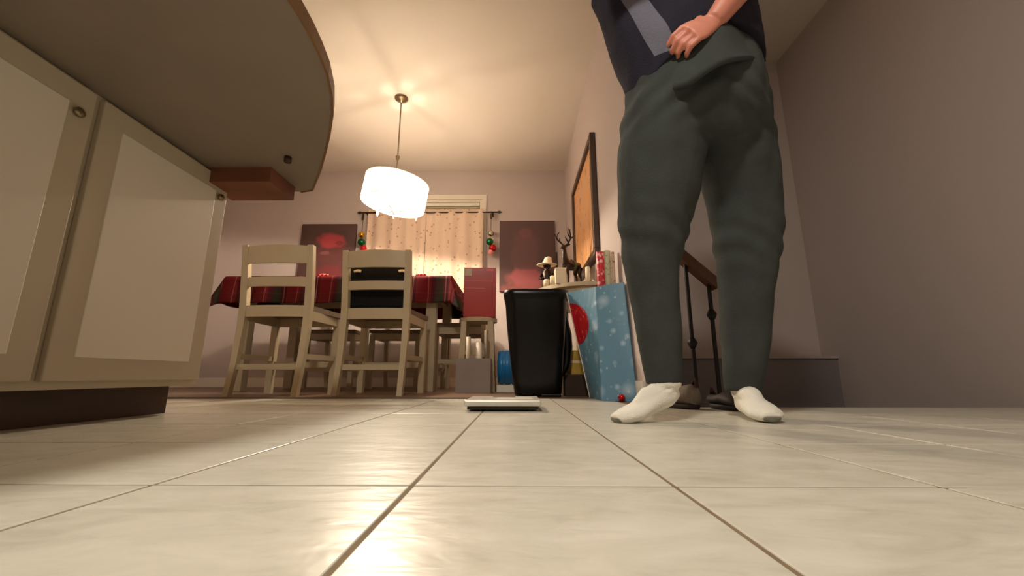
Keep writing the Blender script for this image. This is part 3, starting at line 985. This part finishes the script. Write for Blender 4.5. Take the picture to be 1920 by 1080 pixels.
# ------------------------------------------------------------------ console table
CX, CY, CR, CZ = XR - 0.006, 3.38, 0.45, 0.80
con = thing('console_table', 'cream half-round console table against the right wall', 'table', (CX, CY, 0.001))
def half(r, n=28):
    return [(-r * math.sin(PI * k / n), -r * math.cos(PI * k / n)) for k in range(n + 1)]
MB().prism(half(CR), CZ - 0.028, CZ).build('tabletop', 'chair', con)
MB().prism(half(CR - 0.03), CZ - 0.11, CZ - 0.028).build('apron', 'chair', con)
for a in (0.12, 0.34, 0.66, 0.88):
    x, y = -(CR - 0.07) * math.sin(PI * a), -(CR - 0.07) * math.cos(PI * a)
    MB().loft([(x, y, 0, 0.014, 0.014), (x, y, 0.3, 0.017, 0.017), (x, y, CZ - 0.11, 0.024, 0.024)], 14).build('leg', 'chair', con)

def candle(x, y, w, h_, lb, square=False, m_='cream'):
    t = thing('pillar_candle', lb, 'candle', (x, y, CZ + 0.002), group='pillar candles on the console')
    if square:
        MB().box(-w, w, -w, w, 0, h_, bev=0.006).build('wax', m_, t)
    else:
        MB().lathe([(w, 0), (w, h_ - 0.006), (w - 0.006, h_), (w * 0.6, h_ - 0.004)], 24).build('wax', m_, t)
    MB().tube([(0, 0, h_ - 0.01), (0.001, 0.001, h_ + 0.012)], 0.0015, 6).build('wick', 'iron', t)
candle(0.232, 3.15, 0.024, 0.062, 'short cream candle at the far left of the console')
candle(0.272, 3.085, 0.019, 0.075, 'slim cream candle between the short candle and the square one')
candle(0.331, 3.06, 0.042, 0.125, 'large square cream candle in front of the deer', True)
candle(0.528, 2.985, 0.018, 0.12, 'tall white candle at the near right of the console')

# figurine with a brimmed hat
fg = thing('hat_figurine', 'dark figurine wearing a wide cream hat on the console', 'figurine', (0.245, 3.25, CZ + 0.002))
MB().lathe([(0.045, 0), (0.05, 0.01), (0.044, 0.05), (0.036, 0.10), (0.042, 0.14), (0.02, 0.165), (0.03, 0.185), (0.032, 0.205), (0.02, 0.225)], 20).build('body', 'bronze', fg)
MB().tube([(0.04, 0, 0.13), (0.065, -0.01, 0.09), (0.04, -0.03, 0.07)], 0.011, 8).build('arm', 'bronze', fg)
MB().tube([(-0.04, 0, 0.13), (-0.06, -0.015, 0.09), (-0.03, -0.04, 0.08)], 0.011, 8).build('arm', 'bronze', fg)
MB().loft([(0, 0, 0.203, 0.08, 0.07), (0, 0, 0.209, 0.084, 0.073), (0.002, 0, 0.218, 0.045, 0.04), (0.006, 0, 0.245, 0.034, 0.03), (0.01, 0, 0.268, 0.028, 0.025), (0.012, 0, 0.276, 0.012, 0.012)], 24).build('hat', 'cream', fg)
MB().box(0.072, 0.088, -0.004, 0.012, 0, 0.315).build('staff', 'bronze', fg)

# deer figurine
dr = thing('deer_figurine', 'dark bronze stag figurine with branching antlers on the console', 'figurine', (0.43, 3.13, CZ + 0.006), math.radians(48))
db = MB()
db.loft([((-0.10, 0, 0.165), (0, 0.018, 0), (0, 0, 0.03)), ((-0.075, 0, 0.168), (0, 0.032, 0), (-0.01, 0, 0.046)), ((-0.02, 0, 0.162), (0, 0.034, 0), (0, 0, 0.042)), ((0.04, 0, 0.165), (0, 0.030, 0), (0, 0, 0.036)), ((0.085, 0, 0.168), (0, 0.032, 0), (0.01, 0, 0.040)), ((0.105, 0, 0.166), (0, 0.016, 0), (0, 0, 0.022))], 16)
db.loft([((-0.08, 0, 0.17), (0.034, 0, 0.02), (0, 0.026, 0)), ((-0.092, 0, 0.22), (0.026, 0, 0.012), (0, 0.02, 0)), ((-0.095, 0, 0.265), (0.019, 0, 0.008), (0, 0.015, 0)), ((-0.094, 0, 0.295), (0.014, 0, 0.006), (0, 0.012, 0))], 14)
db.loft([((-0.078, 0, 0.298), (0, 0.012, 0), (0.004, 0, 0.016)), ((-0.098, 0, 0.296), (0, 0.017, 0), (0.005, 0, 0.019)), ((-0.12, 0, 0.287), (0, 0.012, 0), (0.004, 0, 0.013)), ((-0.14, 0, 0.279), (0, 0.008, 0), (0.002, 0, 0.009))], 12)
for sy in (-1, 1):
    db.tube([(-0.082, sy * 0.018, 0.15), (-0.085, sy * 0.02, 0.09), (-0.078, sy * 0.02, 0.07), (-0.082, sy * 0.02, 0.012), (-0.088, sy * 0.02, 0.0)], [0.016, 0.010, 0.009, 0.006, 0.009], 8)
    db.tube([(0.085, sy * 0.018, 0.155), (0.075, sy * 0.02, 0.11), (0.095, sy * 0.02, 0.075), (0.09, sy * 0.02, 0.012), (0.084, sy * 0.02, 0.0)], [0.024, 0.016, 0.008, 0.006, 0.009], 8)
    db.tube([(-0.085, sy * 0.014, 0.305), (-0.075, sy * 0.035, 0.315), (-0.072, sy * 0.045, 0.31)], [0.008, 0.009, 0.002], 8)
db.tube([(0.105, 0, 0.185), (0.125, 0, 0.175), (0.128, 0, 0.155)], [0.010, 0.008, 0.003], 8)
link_mesh('body', remeshed(db, 0.0035, 2), 'bronze', dr)
for sy in (-1, 1):
    an = MB()
    main = [(-0.088, sy * 0.008, 0.308), (-0.078, sy * 0.03, 0.33), (-0.085, sy * 0.055, 0.355), (-0.10, sy * 0.066, 0.385), (-0.095, sy * 0.058, 0.415), (-0.082, sy * 0.05, 0.432)]
    an.tube(main, [0.0075, 0.007, 0.0065, 0.006, 0.005, 0.003], 8)
    an.tube([main[1], (-0.105, sy * 0.032, 0.345), (-0.118, sy * 0.028, 0.368)], [0.006, 0.005, 0.003], 8)
    an.tube([main[2], (-0.118, sy * 0.058, 0.375), (-0.128, sy * 0.055, 0.398)], [0.006, 0.005, 0.003], 8)
    an.tube([main[3], (-0.122, sy * 0.07, 0.408), (-0.128, sy * 0.066, 0.425)], [0.006, 0.005, 0.003], 8)
    an.tube([main[2], (-0.06, sy * 0.07, 0.375), (-0.048, sy * 0.075, 0.395)], [0.006, 0.005, 0.003], 8)
    an.build('antler', 'bronze', dr)
MB().loft([((-0.01, 0, 0.168), (0, 0.036, 0), (0, 0, 0.044)), ((0.03, 0, 0.168), (0, 0.034, 0), (0, 0, 0.041))], 18, cap=False).build('saddle_band', mat('dull_green', (96, 104, 76), 0.7), dr)
for k, (x, y, r) in enumerate(((0.37, 3.36, 0.05), (0.49, 3.40, 0.06))):
    tag(MB().sphere((0, 0, 0), r, 18, 12, (1, 1, 0.7)).build('snow_ornament', 'cream', loc=(x, y, CZ + 0.003 + r * 0.7)), ['smaller cream rounded ornament behind the deer', 'larger cream rounded ornament behind the deer, nearer the wall'][k], 'ornament', 'rounded ornaments on the console')

# ------------------------------------------------------------------ bathroom scale
sc = thing('bathroom_scale', 'flat silver bathroom scale on the tiles in the middle', 'scale', (-0.053, 1.645, 0.0))
MB().box(-0.127, 0.127, -0.127, 0.127, 0.006, 0.0175, bev=0.003).build('base', 'scale_base', sc)
MB().box(-0.1375, 0.1375, -0.1375, 0.1375, 0.0175, 0.0405, bev=0.006).build('platform', 'scale_top', sc)
MB().box(-0.045, 0.045, 0.05, 0.10, 0.0403, 0.0412).build('display_window', 'scale_base', sc)
MB().box(-0.025, 0.11, -0.09, 0.03, 0.0403, 0.0411).build('foot_pad', 'white_plastic', sc)
for sx in (-1, 1):
    for sy in (-1, 1):
        MB().lathe([(0.018, 0.0), (0.018, 0.006)], 16, c=(sx * 0.1, sy * 0.1, 0)).build('rubber_foot', 'black_plastic', sc)

# ------------------------------------------------------------------ stair railing
rl = thing('stair_railing', 'wooden handrail on black iron balusters going down the stairs', 'railing', (0.79, 1.79, 0.0))
A_, B_ = Vector((-0.17, 0, 0.765)), Vector((0.098, 0, 0.512))
tdir = (B_ - A_).normalized()
nup = Vector((-tdir.z, 0, tdir.x))
prof = [(-0.028, -0.022), (0.028, -0.022), (0.033, 0.0), (0.026, 0.02), (0.0, 0.028), (-0.026, 0.02), (-0.033, 0.0)]
MB().rings([[P + Vector((0, y, 0)) + nup * (z - 0.0) for y, z in prof] for P in (A_, B_)], smooth=False).build('handrail', 'rail_wood', rl)
for x, kz in ((-0.125, 0.34), (-0.035, 0.262), (0.06, 0.385)):
    top = A_.z + (x - A_.x) * (B_.z - A_.z) / (B_.x - A_.x) - 0.02
    bl = MB().box(x - 0.0065, x + 0.0065, -0.0065, 0.0065, -0.30, top).build('baluster', 'iron', rl)
    MB().lathe([(0.009, -0.024), (0.016, -0.014), (0.022, 0.0), (0.016, 0.014), (0.009, 0.024)], 8, c=(x, 0, kz)).build('knuckle', 'iron', bl)
MB().box(-0.06, 0.10, -0.008, 0.008, -0.32, -0.30).build('bottom_rail', 'iron', rl)

# shoes at the stair edge
def shoe(loc, rz, L, up, sole, lb, high):
    t = thing('shoe', lb, 'shoe', loc, rz, 'shoes left at the top of the stairs')
    rows = []
    for u, w_, h_ in ((0.0, 0.02, high * 0.75), (0.08, 0.034, high), (0.3, 0.036, high * 0.92), (0.55, 0.038, 0.052), (0.8, 0.042, 0.04), (0.95, 0.03, 0.03), (1.0, 0.014, 0.022)):
        rows.append(((u * L, 0, 0.012 + h_ / 2), (0, w_, 0), (0, 0, h_ / 2)))
    MB().loft(rows, 16).build('upper', up, t)
    MB().loft([(L / 2, 0, 0, L / 2, 0.036), (L / 2, 0, 0.016, L / 2 + 0.004, 0.043)], 24).build('sole', sole, t)
    MB().tube([(0.1 * L, 0, high + 0.01), (0.02 * L, 0, high + 0.03), (-0.004, 0, high)], 0.007, 8).build('pull_tab', 'dark_red', t)
shoe((0.675, 1.60, 0.002), 2.0, 0.2, 'shoe', 'shoe_dark', 'grey shoe with a dark sole behind the raised heel', 0.08)
shoe((0.775, 1.70, 0.002), -1.45, 0.17, 'shoe_dark', 'shoe_dark', 'low dark shoe lying by the balusters', 0.04)

# ------------------------------------------------------------------ kitchen peninsula
pen = thing('kitchen_peninsula', 'kitchen counter with a rounded overhanging end seen from below, upper left', 'counter', (-1.5, 0.2, 0.001))
crv = [(-0.62, -1.2), (-0.56, -0.6), (-0.51, 0.0), (-0.475, 0.45), (-0.464, 0.72), (-0.466, 0.78), (-0.472, 0.836), (-0.482, 0.897), (-0.508, 0.985), (-0.543, 1.065), (-0.60, 1.171), (-0.664, 1.28), (-0.73, 1.389), (-0.80, 1.492), (-0.845, 1.56), (-0.90, 1.575)]
poly = crv + [(-1.9, 1.56), (-1.9, -1.2)]
pw = [(x + 1.5, y - 0.2) for x, y in poly]
MB().prism(pw, 0.872, 0.905).build('countertop', 'counter', pen)
ed = MB()
for (a, b) in zip(pw[:15], pw[1:16]):
    n2 = Vector((b[1] - a[1], -(b[0] - a[0]), 0)).normalized() * 0.006
    if n2.x < 0 and a[1] < 1.0:
        n2 = -n2
    ed.hexa([(a[0], a[1], 0.869), (b[0], b[1], 0.869), (b[0] + n2.x, b[1] + n2.y, 0.869), (a[0] + n2.x, a[1] + n2.y, 0.869), (a[0], a[1], 0.908), (b[0], b[1], 0.908), (b[0] + n2.x, b[1] + n2.y, 0.908), (a[0] + n2.x, a[1] + n2.y, 0.908)])
ed.build('edge_band', 'counter_edge', pen)
MB().box(0.35, 0.60, 1.17, 1.335, 0.815, 0.872).build('support_cleat', 'cleat', pen)
MB().lathe([(0.012, 0.852), (0.012, 0.872)], 14, c=(0.70, 1.10, 0)).build('screw_cap', 'dark_brown', pen)
MB().box(-0.40, 0.36, -1.3, 1.28, 0.09, 0.872).build('cabinet_body', 'cabinet', pen)
MB().box(-0.40, 0.30, -1.25, 1.24, 0.0, 0.09).build('toe_kick', 'dark_brown', pen)
for k in range(5):
    y0 = -1.28 + 0.512 * k
    dd = MB().box(0.36, 0.378, y0 + 0.01, y0 + 0.50, 0.11, 0.86, bev=0.003).build('door', 'cabinet', pen)
    MB().box(0.374, 0.3805, y0 + 0.07, y0 + 0.44, 0.17, 0.80, bev=0.002).build('door_panel', 'trim', dd)
    MB().lathe([(0.005, 0), (0.013, 0.006), (0.013, 0.012), (0.006, 0.016)], 12).build('knob', 'nickel', dd)
    kn = dd.children[-1]
    kn.location = (0.378, y0 + 0.46, 0.78)
    kn.rotation_euler = (0, PI / 2, 0)

# ------------------------------------------------------------------ person
PO = Vector((0.55, 1.16, 0.0))
per = thing('person', 'person in grey-green sweatpants, navy top and white socks stepping left, hand at the waist', 'person', PO)
LR = [(0.424, 1.222, 0.100, 0.050), (0.42, 1.215, 0.146, 0.056), (0.412, 1.20, 0.222, 0.062), (0.40, 1.18, 0.344, 0.071), (0.396, 1.165, 0.436, 0.081), (0.402, 1.15, 0.545, 0.101), (0.413, 1.14, 0.642, 0.117), (0.428, 1.13, 0.757, 0.127), (0.447, 1.125, 0.861, 0.129), (0.462, 1.12, 0.949, 0.125)]
LL = [(0.702, 1.327, 0.078, 0.053), (0.706, 1.31, 0.148, 0.062), (0.713, 1.30, 0.23, 0.069), (0.716, 1.28, 0.345, 0.078), (0.722, 1.26, 0.46, 0.088), (0.724, 1.24, 0.577, 0.102), (0.714, 1.22, 0.646, 0.106), (0.690, 1.19, 0.736, 0.115), (0.664, 1.16, 0.845, 0.12), (0.645, 1.13, 0.954, 0.118)]
TOR = [(0.552, 1.125, 0.90, 0.205, 0.145), (0.55, 1.12, 0.99, 0.205, 0.14), (0.55, 1.115, 1.07, 0.20, 0.135), (0.545, 1.11, 1.15, 0.195, 0.13), (0.54, 1.105, 1.25, 0.205, 0.13), (0.532, 1.10, 1.36, 0.215, 0.125), (0.53, 1.10, 1.44, 0.20, 0.10), (0.53, 1.095, 1.49, 0.12, 0.075)]
SHR, SHL = Vector((0.345, 1.09, 1.43)), Vector((0.715, 1.09, 1.43))
ELR, HAR = Vector((0.27, 0.92, 1.31)), Vector((0.40, 0.74, 1.43))
ELL, WRL = Vector((0.685, 0.935, 1.265)), Vector((0.542, 0.958, 1.075))
FDIR = Vector((-0.45, -0.86, -0.2)).normalized()

body = MB()
for L_ in (LR, LL):
    body.loft([(x, y, z, r * 0.74, r * 0.74) for x, y, z, r in L_], 16)
body.loft([(x, y, z, rx * 0.90, ry * 0.88) for x, y, z, rx, ry in TOR], 24)
body.loft([(0.53, 1.09, 1.47, 0.065, 0.062), (0.525, 1.08, 1.52, 0.056, 0.056), (0.515, 1.065, 1.58, 0.055, 0.056)], 16)
HC = Vector((0.505, 1.05, 1.685))
fx = FDIR
sx_ = Vector((0, 0, 1)).cross(fx).normalized()
uz = fx.cross(sx_)
hrows = []
for zz_, wx, wf_, off in ((-0.125, 0.03, 0.035, 0.04), (-0.105, 0.05, 0.06, 0.025), (-0.07, 0.064, 0.082, 0.01), (-0.02, 0.072, 0.093, 0.002), (0.03, 0.076, 0.097, -0.004), (0.075, 0.068, 0.088, -0.008), (0.105, 0.048, 0.06, -0.01), (0.12, 0.015, 0.02, -0.01)):
    hrows.append((HC + uz * zz_ + fx * off, sx_ * wx, fx * wf_))
body.loft(hrows, 22)
body.loft([(HC + uz * 0.02 + fx * 0.088, sx_ * 0.008, uz * 0.01), (HC + uz * -0.01 + fx * 0.104, sx_ * 0.012, uz * 0.012), (HC + uz * -0.028 + fx * 0.112, sx_ * 0.015, uz * 0.011), (HC + uz * -0.034 + fx * 0.09, sx_ * 0.014, uz * 0.006)], 10)
body.loft([(HC + uz * -0.062 + fx * 0.075 - sx_ * 0.026, fx * 0.008, uz * 0.004), (HC + uz * -0.062 + fx * 0.092, fx * 0.01, uz * 0.011), (HC + uz * -0.062 + fx * 0.075 + sx_ * 0.026, fx * 0.008, uz * 0.004)], 10)
for s in (-1, 1):
    e_ = HC + sx_ * (s * 0.074)
    body.loft([(e_ + uz * -0.03, fx * 0.01, sx_ * 0.006), (e_ + sx_ * s * 0.006, fx * 0.018, sx_ * 0.009), (e_ + uz * 0.03 + sx_ * s * 0.006, fx * 0.016, sx_ * 0.007)], 10)
body.tube([SHR + Vector((0.05, 0, 0.02)), SHR, (SHR + ELR) / 2, ELR, (ELR + HAR) / 2, HAR], [0.06, 0.056, 0.048, 0.04, 0.038, 0.027], 14)
body.tube([SHL + Vector((-0.05, 0, 0.02)), SHL, (SHL + ELL) / 2, ELL, ELL * 0.5 + WRL * 0.5, WRL], [0.06, 0.056, 0.048, 0.041, 0.04, 0.028], 14)

def hand(b, wrist, d, nrm, curl, thumb_side):
    """d: pointing direction, nrm: palm normal (fingers curl towards it)"""
    d, nrm = d.normalized(), nrm.normalized()
    nrm = (nrm - d * nrm.dot(d)).normalized()
    sd = d.cross(nrm).normalized() * thumb_side
    b.loft([(wrist, sd * 0.027, nrm * 0.019), (wrist + d * 0.03, sd * 0.034, nrm * 0.016), (wrist + d * 0.065, sd * 0.041, nrm * 0.0145), (wrist + d * 0.09, sd * 0.040, nrm * 0.012)], 14)
    for k, (o_, ln) in enumerate(((0.031, 0.075), (0.0105, 0.083), (-0.0105, 0.077), (-0.031, 0.062))):
        p = wrist + d * 0.082 + sd * o_
        pts = [p]
        ang = curl * 0.6
        for seg in (0.45, 0.32, 0.23):
            v = d * math.cos(ang) + nrm * math.sin(ang) + sd * (o_ * 0.5)
            p = p + v.normalized() * ln * seg
            pts.append(p)
            ang += curl
        b.tube(pts, [0.0088, 0.0086, 0.0078, 0.0062], 10)
    p0 = wrist + d * 0.022 + sd * 0.026
    p1 = p0 + (d * 0.55 + sd * 0.8 + nrm * 0.25).normalized() * 0.036
    p2 = p1 + (d * 0.85 + sd * 0.35 + nrm * 0.45).normalized() * 0.032
    p3 = p2 + (d * 0.95 + nrm * 0.5).normalized() * 0.024
    b.tube([p0, p1, p2, p3], [0.013, 0.0115, 0.010, 0.007], 10)
hand(body, WRL, Vector((-0.80, -0.12, -0.50)), Vector((-0.1, 0.95, -0.35)), 0.72, -1)
hand(body, HAR, (HAR - ELR) + Vector((0.05, 0, 0.1)), Vector((0.4, 0.5, 0.4)), 0.5, 1)
# ankles and feet
def foot(b, heel, ball, toe, ank, k=1.0, lift=0.0):
    ax = (ball - heel)
    side = Vector((-ax.y, ax.x, 0)).normalized()
    b.loft([(heel, side * 0.014 * k, Vector((0, 0, 0.012 * k))), (heel * 0.8 + ball * 0.2 + Vector((0, 0, 0.010)), side * 0.031 * k, Vector((0, 0, 0.031 * k))), (heel * 0.45 + ball * 0.55 + Vector((0, 0, 0.012)), side * 0.034 * k, Vector((0, 0, 0.030 * k))), (ball + Vector((0, 0, 0.006)), side * 0.043 * k, Vector((0, 0, 0.024 * k))), (ball * 0.5 + toe * 0.5 + Vector((0, 0, 0.002)), side * 0.041 * k, Vector((0, 0, 0.019 * k))), (toe, side * 0.020 * k, Vector((0, 0, 0.012 * k)))], 16)
    mid = heel * 0.62 + ball * 0.38
    b.loft([(mid + Vector((0, 0, 0.012)), ax.normalized() * 0.052 * k, side * 0.030 * k), (ank * 0.5 + mid * 0.5 + Vector((0, 0, 0.012)), ax.normalized() * 0.051 * k, side * 0.034 * k), (ank, Vector((0.041 * k, 0, 0)), Vector((0, 0.036 * k, 0))), (ank + Vector((0, 0, 0.06)), Vector((0.039 * k, 0, 0)), Vector((0, 0.037 * k, 0)))], 16)
    f_ = ax.normalized()
    b.tube([ank + Vector((0, 0, 0.03)) + f_ * 0.006, ank + f_ * 0.022 - Vector((0, 0, 0.006)), ank * 0.45 + ball * 0.55 + Vector((0, 0, 0.012)), ball + Vector((0, 0, 0.008))], [0.022 * k, 0.027 * k, 0.028 * k, 0.020 * k], 14)
RF = [Vector((0.460, 1.228, 0.074)), Vector((0.325, 1.185, 0.020)), Vector((0.262, 1.165, 0.012)), Vector((0.424, 1.215, 0.095))]
LF = [Vector((0.722, 1.375, 0.035)), Vector((0.690, 1.22, 0.022)), Vector((0.680, 1.15, 0.016)), Vector((0.703, 1.335, 0.085))]
foot(body, *RF, k=0.8)
foot(body, *LF, k=0.8)
link_mesh('body', remeshed(body, 0.0042, 4, PO), 'skin', per)

# socks
for F, nm in ((RF, 'a'), (LF, 'b')):
    s_ = MB()
    foot(s_, *F, k=1.1)
    me = remeshed(s_, 0.0045, 4, PO)
    ob = link_mesh('sock', me, 'sock', per)
    heel, ball, toe = (v - PO for v in F[:3])
    ax = (toe - heel).normalized()
    lim = (toe - heel).length
    sm_ = mat('sock_knit', (236, 232, 220), 0.9, bump=0.25, bscale=220)
    nt = sm_.node_tree
    tc = nt.nodes.new('ShaderNodeTexCoord')
    su = nt.nodes.new('ShaderNodeVectorMath')
    su.operation = 'SUBTRACT'
    su.inputs[1].default_value = heel
    nt.links.new(tc.outputs['Object'], su.inputs[0])
    dt = nt.nodes.new('ShaderNodeVectorMath')
    dt.operation = 'DOT_PRODUCT'
    dt.inputs[1].default_value = ax / lim + Vector((0, 0, -3.2))
    nt.links.new(su.outputs[0], dt.inputs[0])
    lo_ = 1.0 - 3.2 * (toe.z - heel.z) - 0.02
    mr = nt.nodes.new('ShaderNodeMapRange')
    mr.inputs[1].default_value = lo_
    mr.inputs[2].default_value = lo_ + 0.02
    nt.links.new(dt.outputs['Value'], mr.inputs[0])
    mx = nt.nodes.new('ShaderNodeMix')
    mx.data_type = 'RGBA'
    nt.links.new(mr.outputs[0], mx.inputs[0])
    mx.inputs[6].default_value = (*lin((236, 232, 220)), 1)
    mx.inputs[7].default_value = (*lin((118, 116, 104)), 1)
    nt.links.new(mx.outputs[2], nt.nodes['Principled BSDF'].inputs['Base Color'])
    me.materials[0] = sm_

# sweatpants
pt = MB()
for L_ in (LR, LL):
    pt.loft([(x, y, z, r, r * 0.94) for x, y, z, r in L_], 24)
pt.loft([(0.553, 1.125, 0.80, 0.14, 0.10), (0.553, 1.125, 0.86, 0.205, 0.14), (0.552, 1.125, 0.90, 0.213, 0.152), (0.551, 1.12, 0.98, 0.214, 0.15), (0.55, 1.115, 1.06, 0.206, 0.142), (0.55, 1.112, 1.125, 0.192, 0.132)], 28)
me = remeshed(pt, 0.006, 10, PO)
nrms = [v.normal.copy() for v in me.vertices]
for v, vn in zip(me.vertices, nrms):
    w = v.co + PO
    p = Vector((w.x * 7, w.y * 7, w.z * 4.2))
    q = noise.noise(p) * 0.010 + noise.noise(p * 2.6 + Vector((3, 1, 5))) * 0.005
    zf = min(1.0, max(0.25, (w.z - 0.06) / 0.3))
    knee = math.exp(-((w.z - 0.52) / 0.07) ** 2) * 0.003 * math.sin(w.z * 80 + w.x * 45 + 4 * noise.noise(p * 0.7))
    crease = math.exp(-((w.z - 0.88) / 0.07) ** 2) * 0.004 * math.sin((w.z + abs(w.x - 0.555) * 0.75) * 85 + 3 * noise.noise(p * 0.6))
    v.co += vn * ((q + knee + crease) * zf)
link_mesh('sweatpants', me, 'pants', per)
# loose front panel of the sweatpants, lower edge standing off the thighs
n, m_ = 20, 10
vs_, fs_ = [], []
for j in range(m_ + 1):
    v = j / m_
    for i in range(n + 1):
        u = i / n
        x = 0.415 + 0.265 * u
        zb = 0.885 + 0.13 * max(0, u - 0.18) + 0.10 * max(0, 0.18 - u)
        z = 1.065 * (1 - v) + zb * v
        bow = math.sin(PI * min(1, max(0, u * 0.94 + 0.03)))
        y = 1.034 - 0.074 * bow ** 0.8 - 0.026 * v ** 2 * bow + 0.006 * math.sin(u * 9 + v * 2)
        vs_.append((x, y, z))
for j in range(m_):
    for i in range(n):
        a = j * (n + 1) + i
        fs_.append((a, a + 1, a + n + 2, a + n + 1))
ob = MB().add(vs_, fs_, True).build('front_panel', 'pants', per, world=True)
sm = ob.modifiers.new('solid', 'SOLIDIFY')
sm.thickness = 0.012
sm.offset = 0
# navy top with a slanting hem
sh_ = MB()
rr = []
for xl, xr, z, ry, bl in ((0.347, 0.760, 1.095, 0.152, 1.0), (0.335, 0.757, 1.13, 0.157, 0.85), (0.318, 0.752, 1.17, 0.157, 0.6), (0.298, 0.752, 1.21, 0.153, 0.3), (0.272, 0.757, 1.25, 0.148, 0.1), (0.245, 0.775, 1.32, 0.142, 0.0), (0.262, 0.785, 1.40, 0.125, 0.0), (0.31, 0.75, 1.46, 0.10, 0.0), (0.42, 0.64, 1.50, 0.075, 0.0)):
    pts = []
    for k in range(36):
        a = 2 * PI * k / 36
        x = (xl + xr) / 2 + (xr - xl) / 2 * math.cos(a)
        g_ = -0.86 * max(0, 0.55 - x) - 0.30 * max(0, x - 0.60)
        pts.append((x, 1.11 + ry * math.sin(a), z + bl * g_))
    rr.append(pts)
sh_.rings(rr)
sh_.tube([SHR + Vector((0.06, 0, 0.01)), SHR + Vector((-0.005, -0.01, 0)), SHR * 0.35 + ELR * 0.65], [0.075, 0.078, 0.068], 16)
sh_.tube([SHL + Vector((-0.06, 0, 0.01)), SHL + Vector((0.005, -0.01, 0)), SHL * 0.45 + ELL * 0.55], [0.075, 0.078, 0.068], 16)
me = remeshed(sh_, 0.006, 8, PO)
ob = link_mesh('navy_top', me, 'shirt', per)
nrms = [v.normal.copy() for v in me.vertices]
for v, vn in zip(me.vertices, nrms):
    w = v.co + PO
    p = Vector((w.x * 9, w.y * 9, w.z * 5))
    v.co += vn * (noise.noise(p) * 0.012 + noise.noise(p * 2.3) * 0.005)
sm_ = M['shirt'].copy()
nt = sm_.node_tree
tc = nt.nodes.new('ShaderNodeTexCoord')
dt = nt.nodes.new('ShaderNodeVectorMath')
dt.operation = 'DOT_PRODUCT'
dt.inputs[1].default_value = (1, 0, 0.36)
nt.links.new(tc.outputs['Object'], dt.inputs[0])
sp_ = nt.nodes.new('ShaderNodeSeparateXYZ')
nt.links.new(tc.outputs['Object'], sp_.inputs[0])
c0 = (0.378 - PO.x) + 0.36 * 1.12
inb = math_node(nt, 'LESS_THAN', math_node(nt, 'ABSOLUTE', math_node(nt, 'SUBTRACT', dt.outputs['Value'], c0)), 0.027)
inb = math_node(nt, 'MULTIPLY', inb, math_node(nt, 'LESS_THAN', sp_.outputs[1], 1.11 - PO.y))
inb = math_node(nt, 'MULTIPLY', inb, math_node(nt, 'GREATER_THAN', sp_.outputs[2], 1.01))
mx = nt.nodes.new('ShaderNodeMix')
mx.data_type = 'RGBA'
bs = nt.nodes['Principled BSDF']
nt.links.new(inb, mx.inputs[0])
old = bs.inputs['Base Color'].links[0].from_socket
nt.links.new(old, mx.inputs[6])
mx.inputs[7].default_value = (*lin((112, 112, 126)), 1)
nt.links.new(mx.outputs[2], bs.inputs['Base Color'])
me.materials[0] = sm_
# hair
hm = MB()
hm.loft([(HC + uz * 0.0 - fx * 0.02, sx_ * 0.082, fx * 0.088), (HC + uz * 0.05 - fx * 0.02, sx_ * 0.087, fx * 0.098), (HC + uz * 0.10 - fx * 0.016, sx_ * 0.072, fx * 0.085), (HC + uz * 0.132 - fx * 0.012, sx_ * 0.03, fx * 0.038)], 22)
link_mesh('hair', remeshed(hm, 0.006, 4, PO), 'hair', per)
for s in (-1, 1):
    MB().sphere(HC + uz * 0.012 + fx * 0.086 + sx_ * (s * 0.03), 0.0125, 12, 8).build('eye', 'white_plastic', per, world=True)
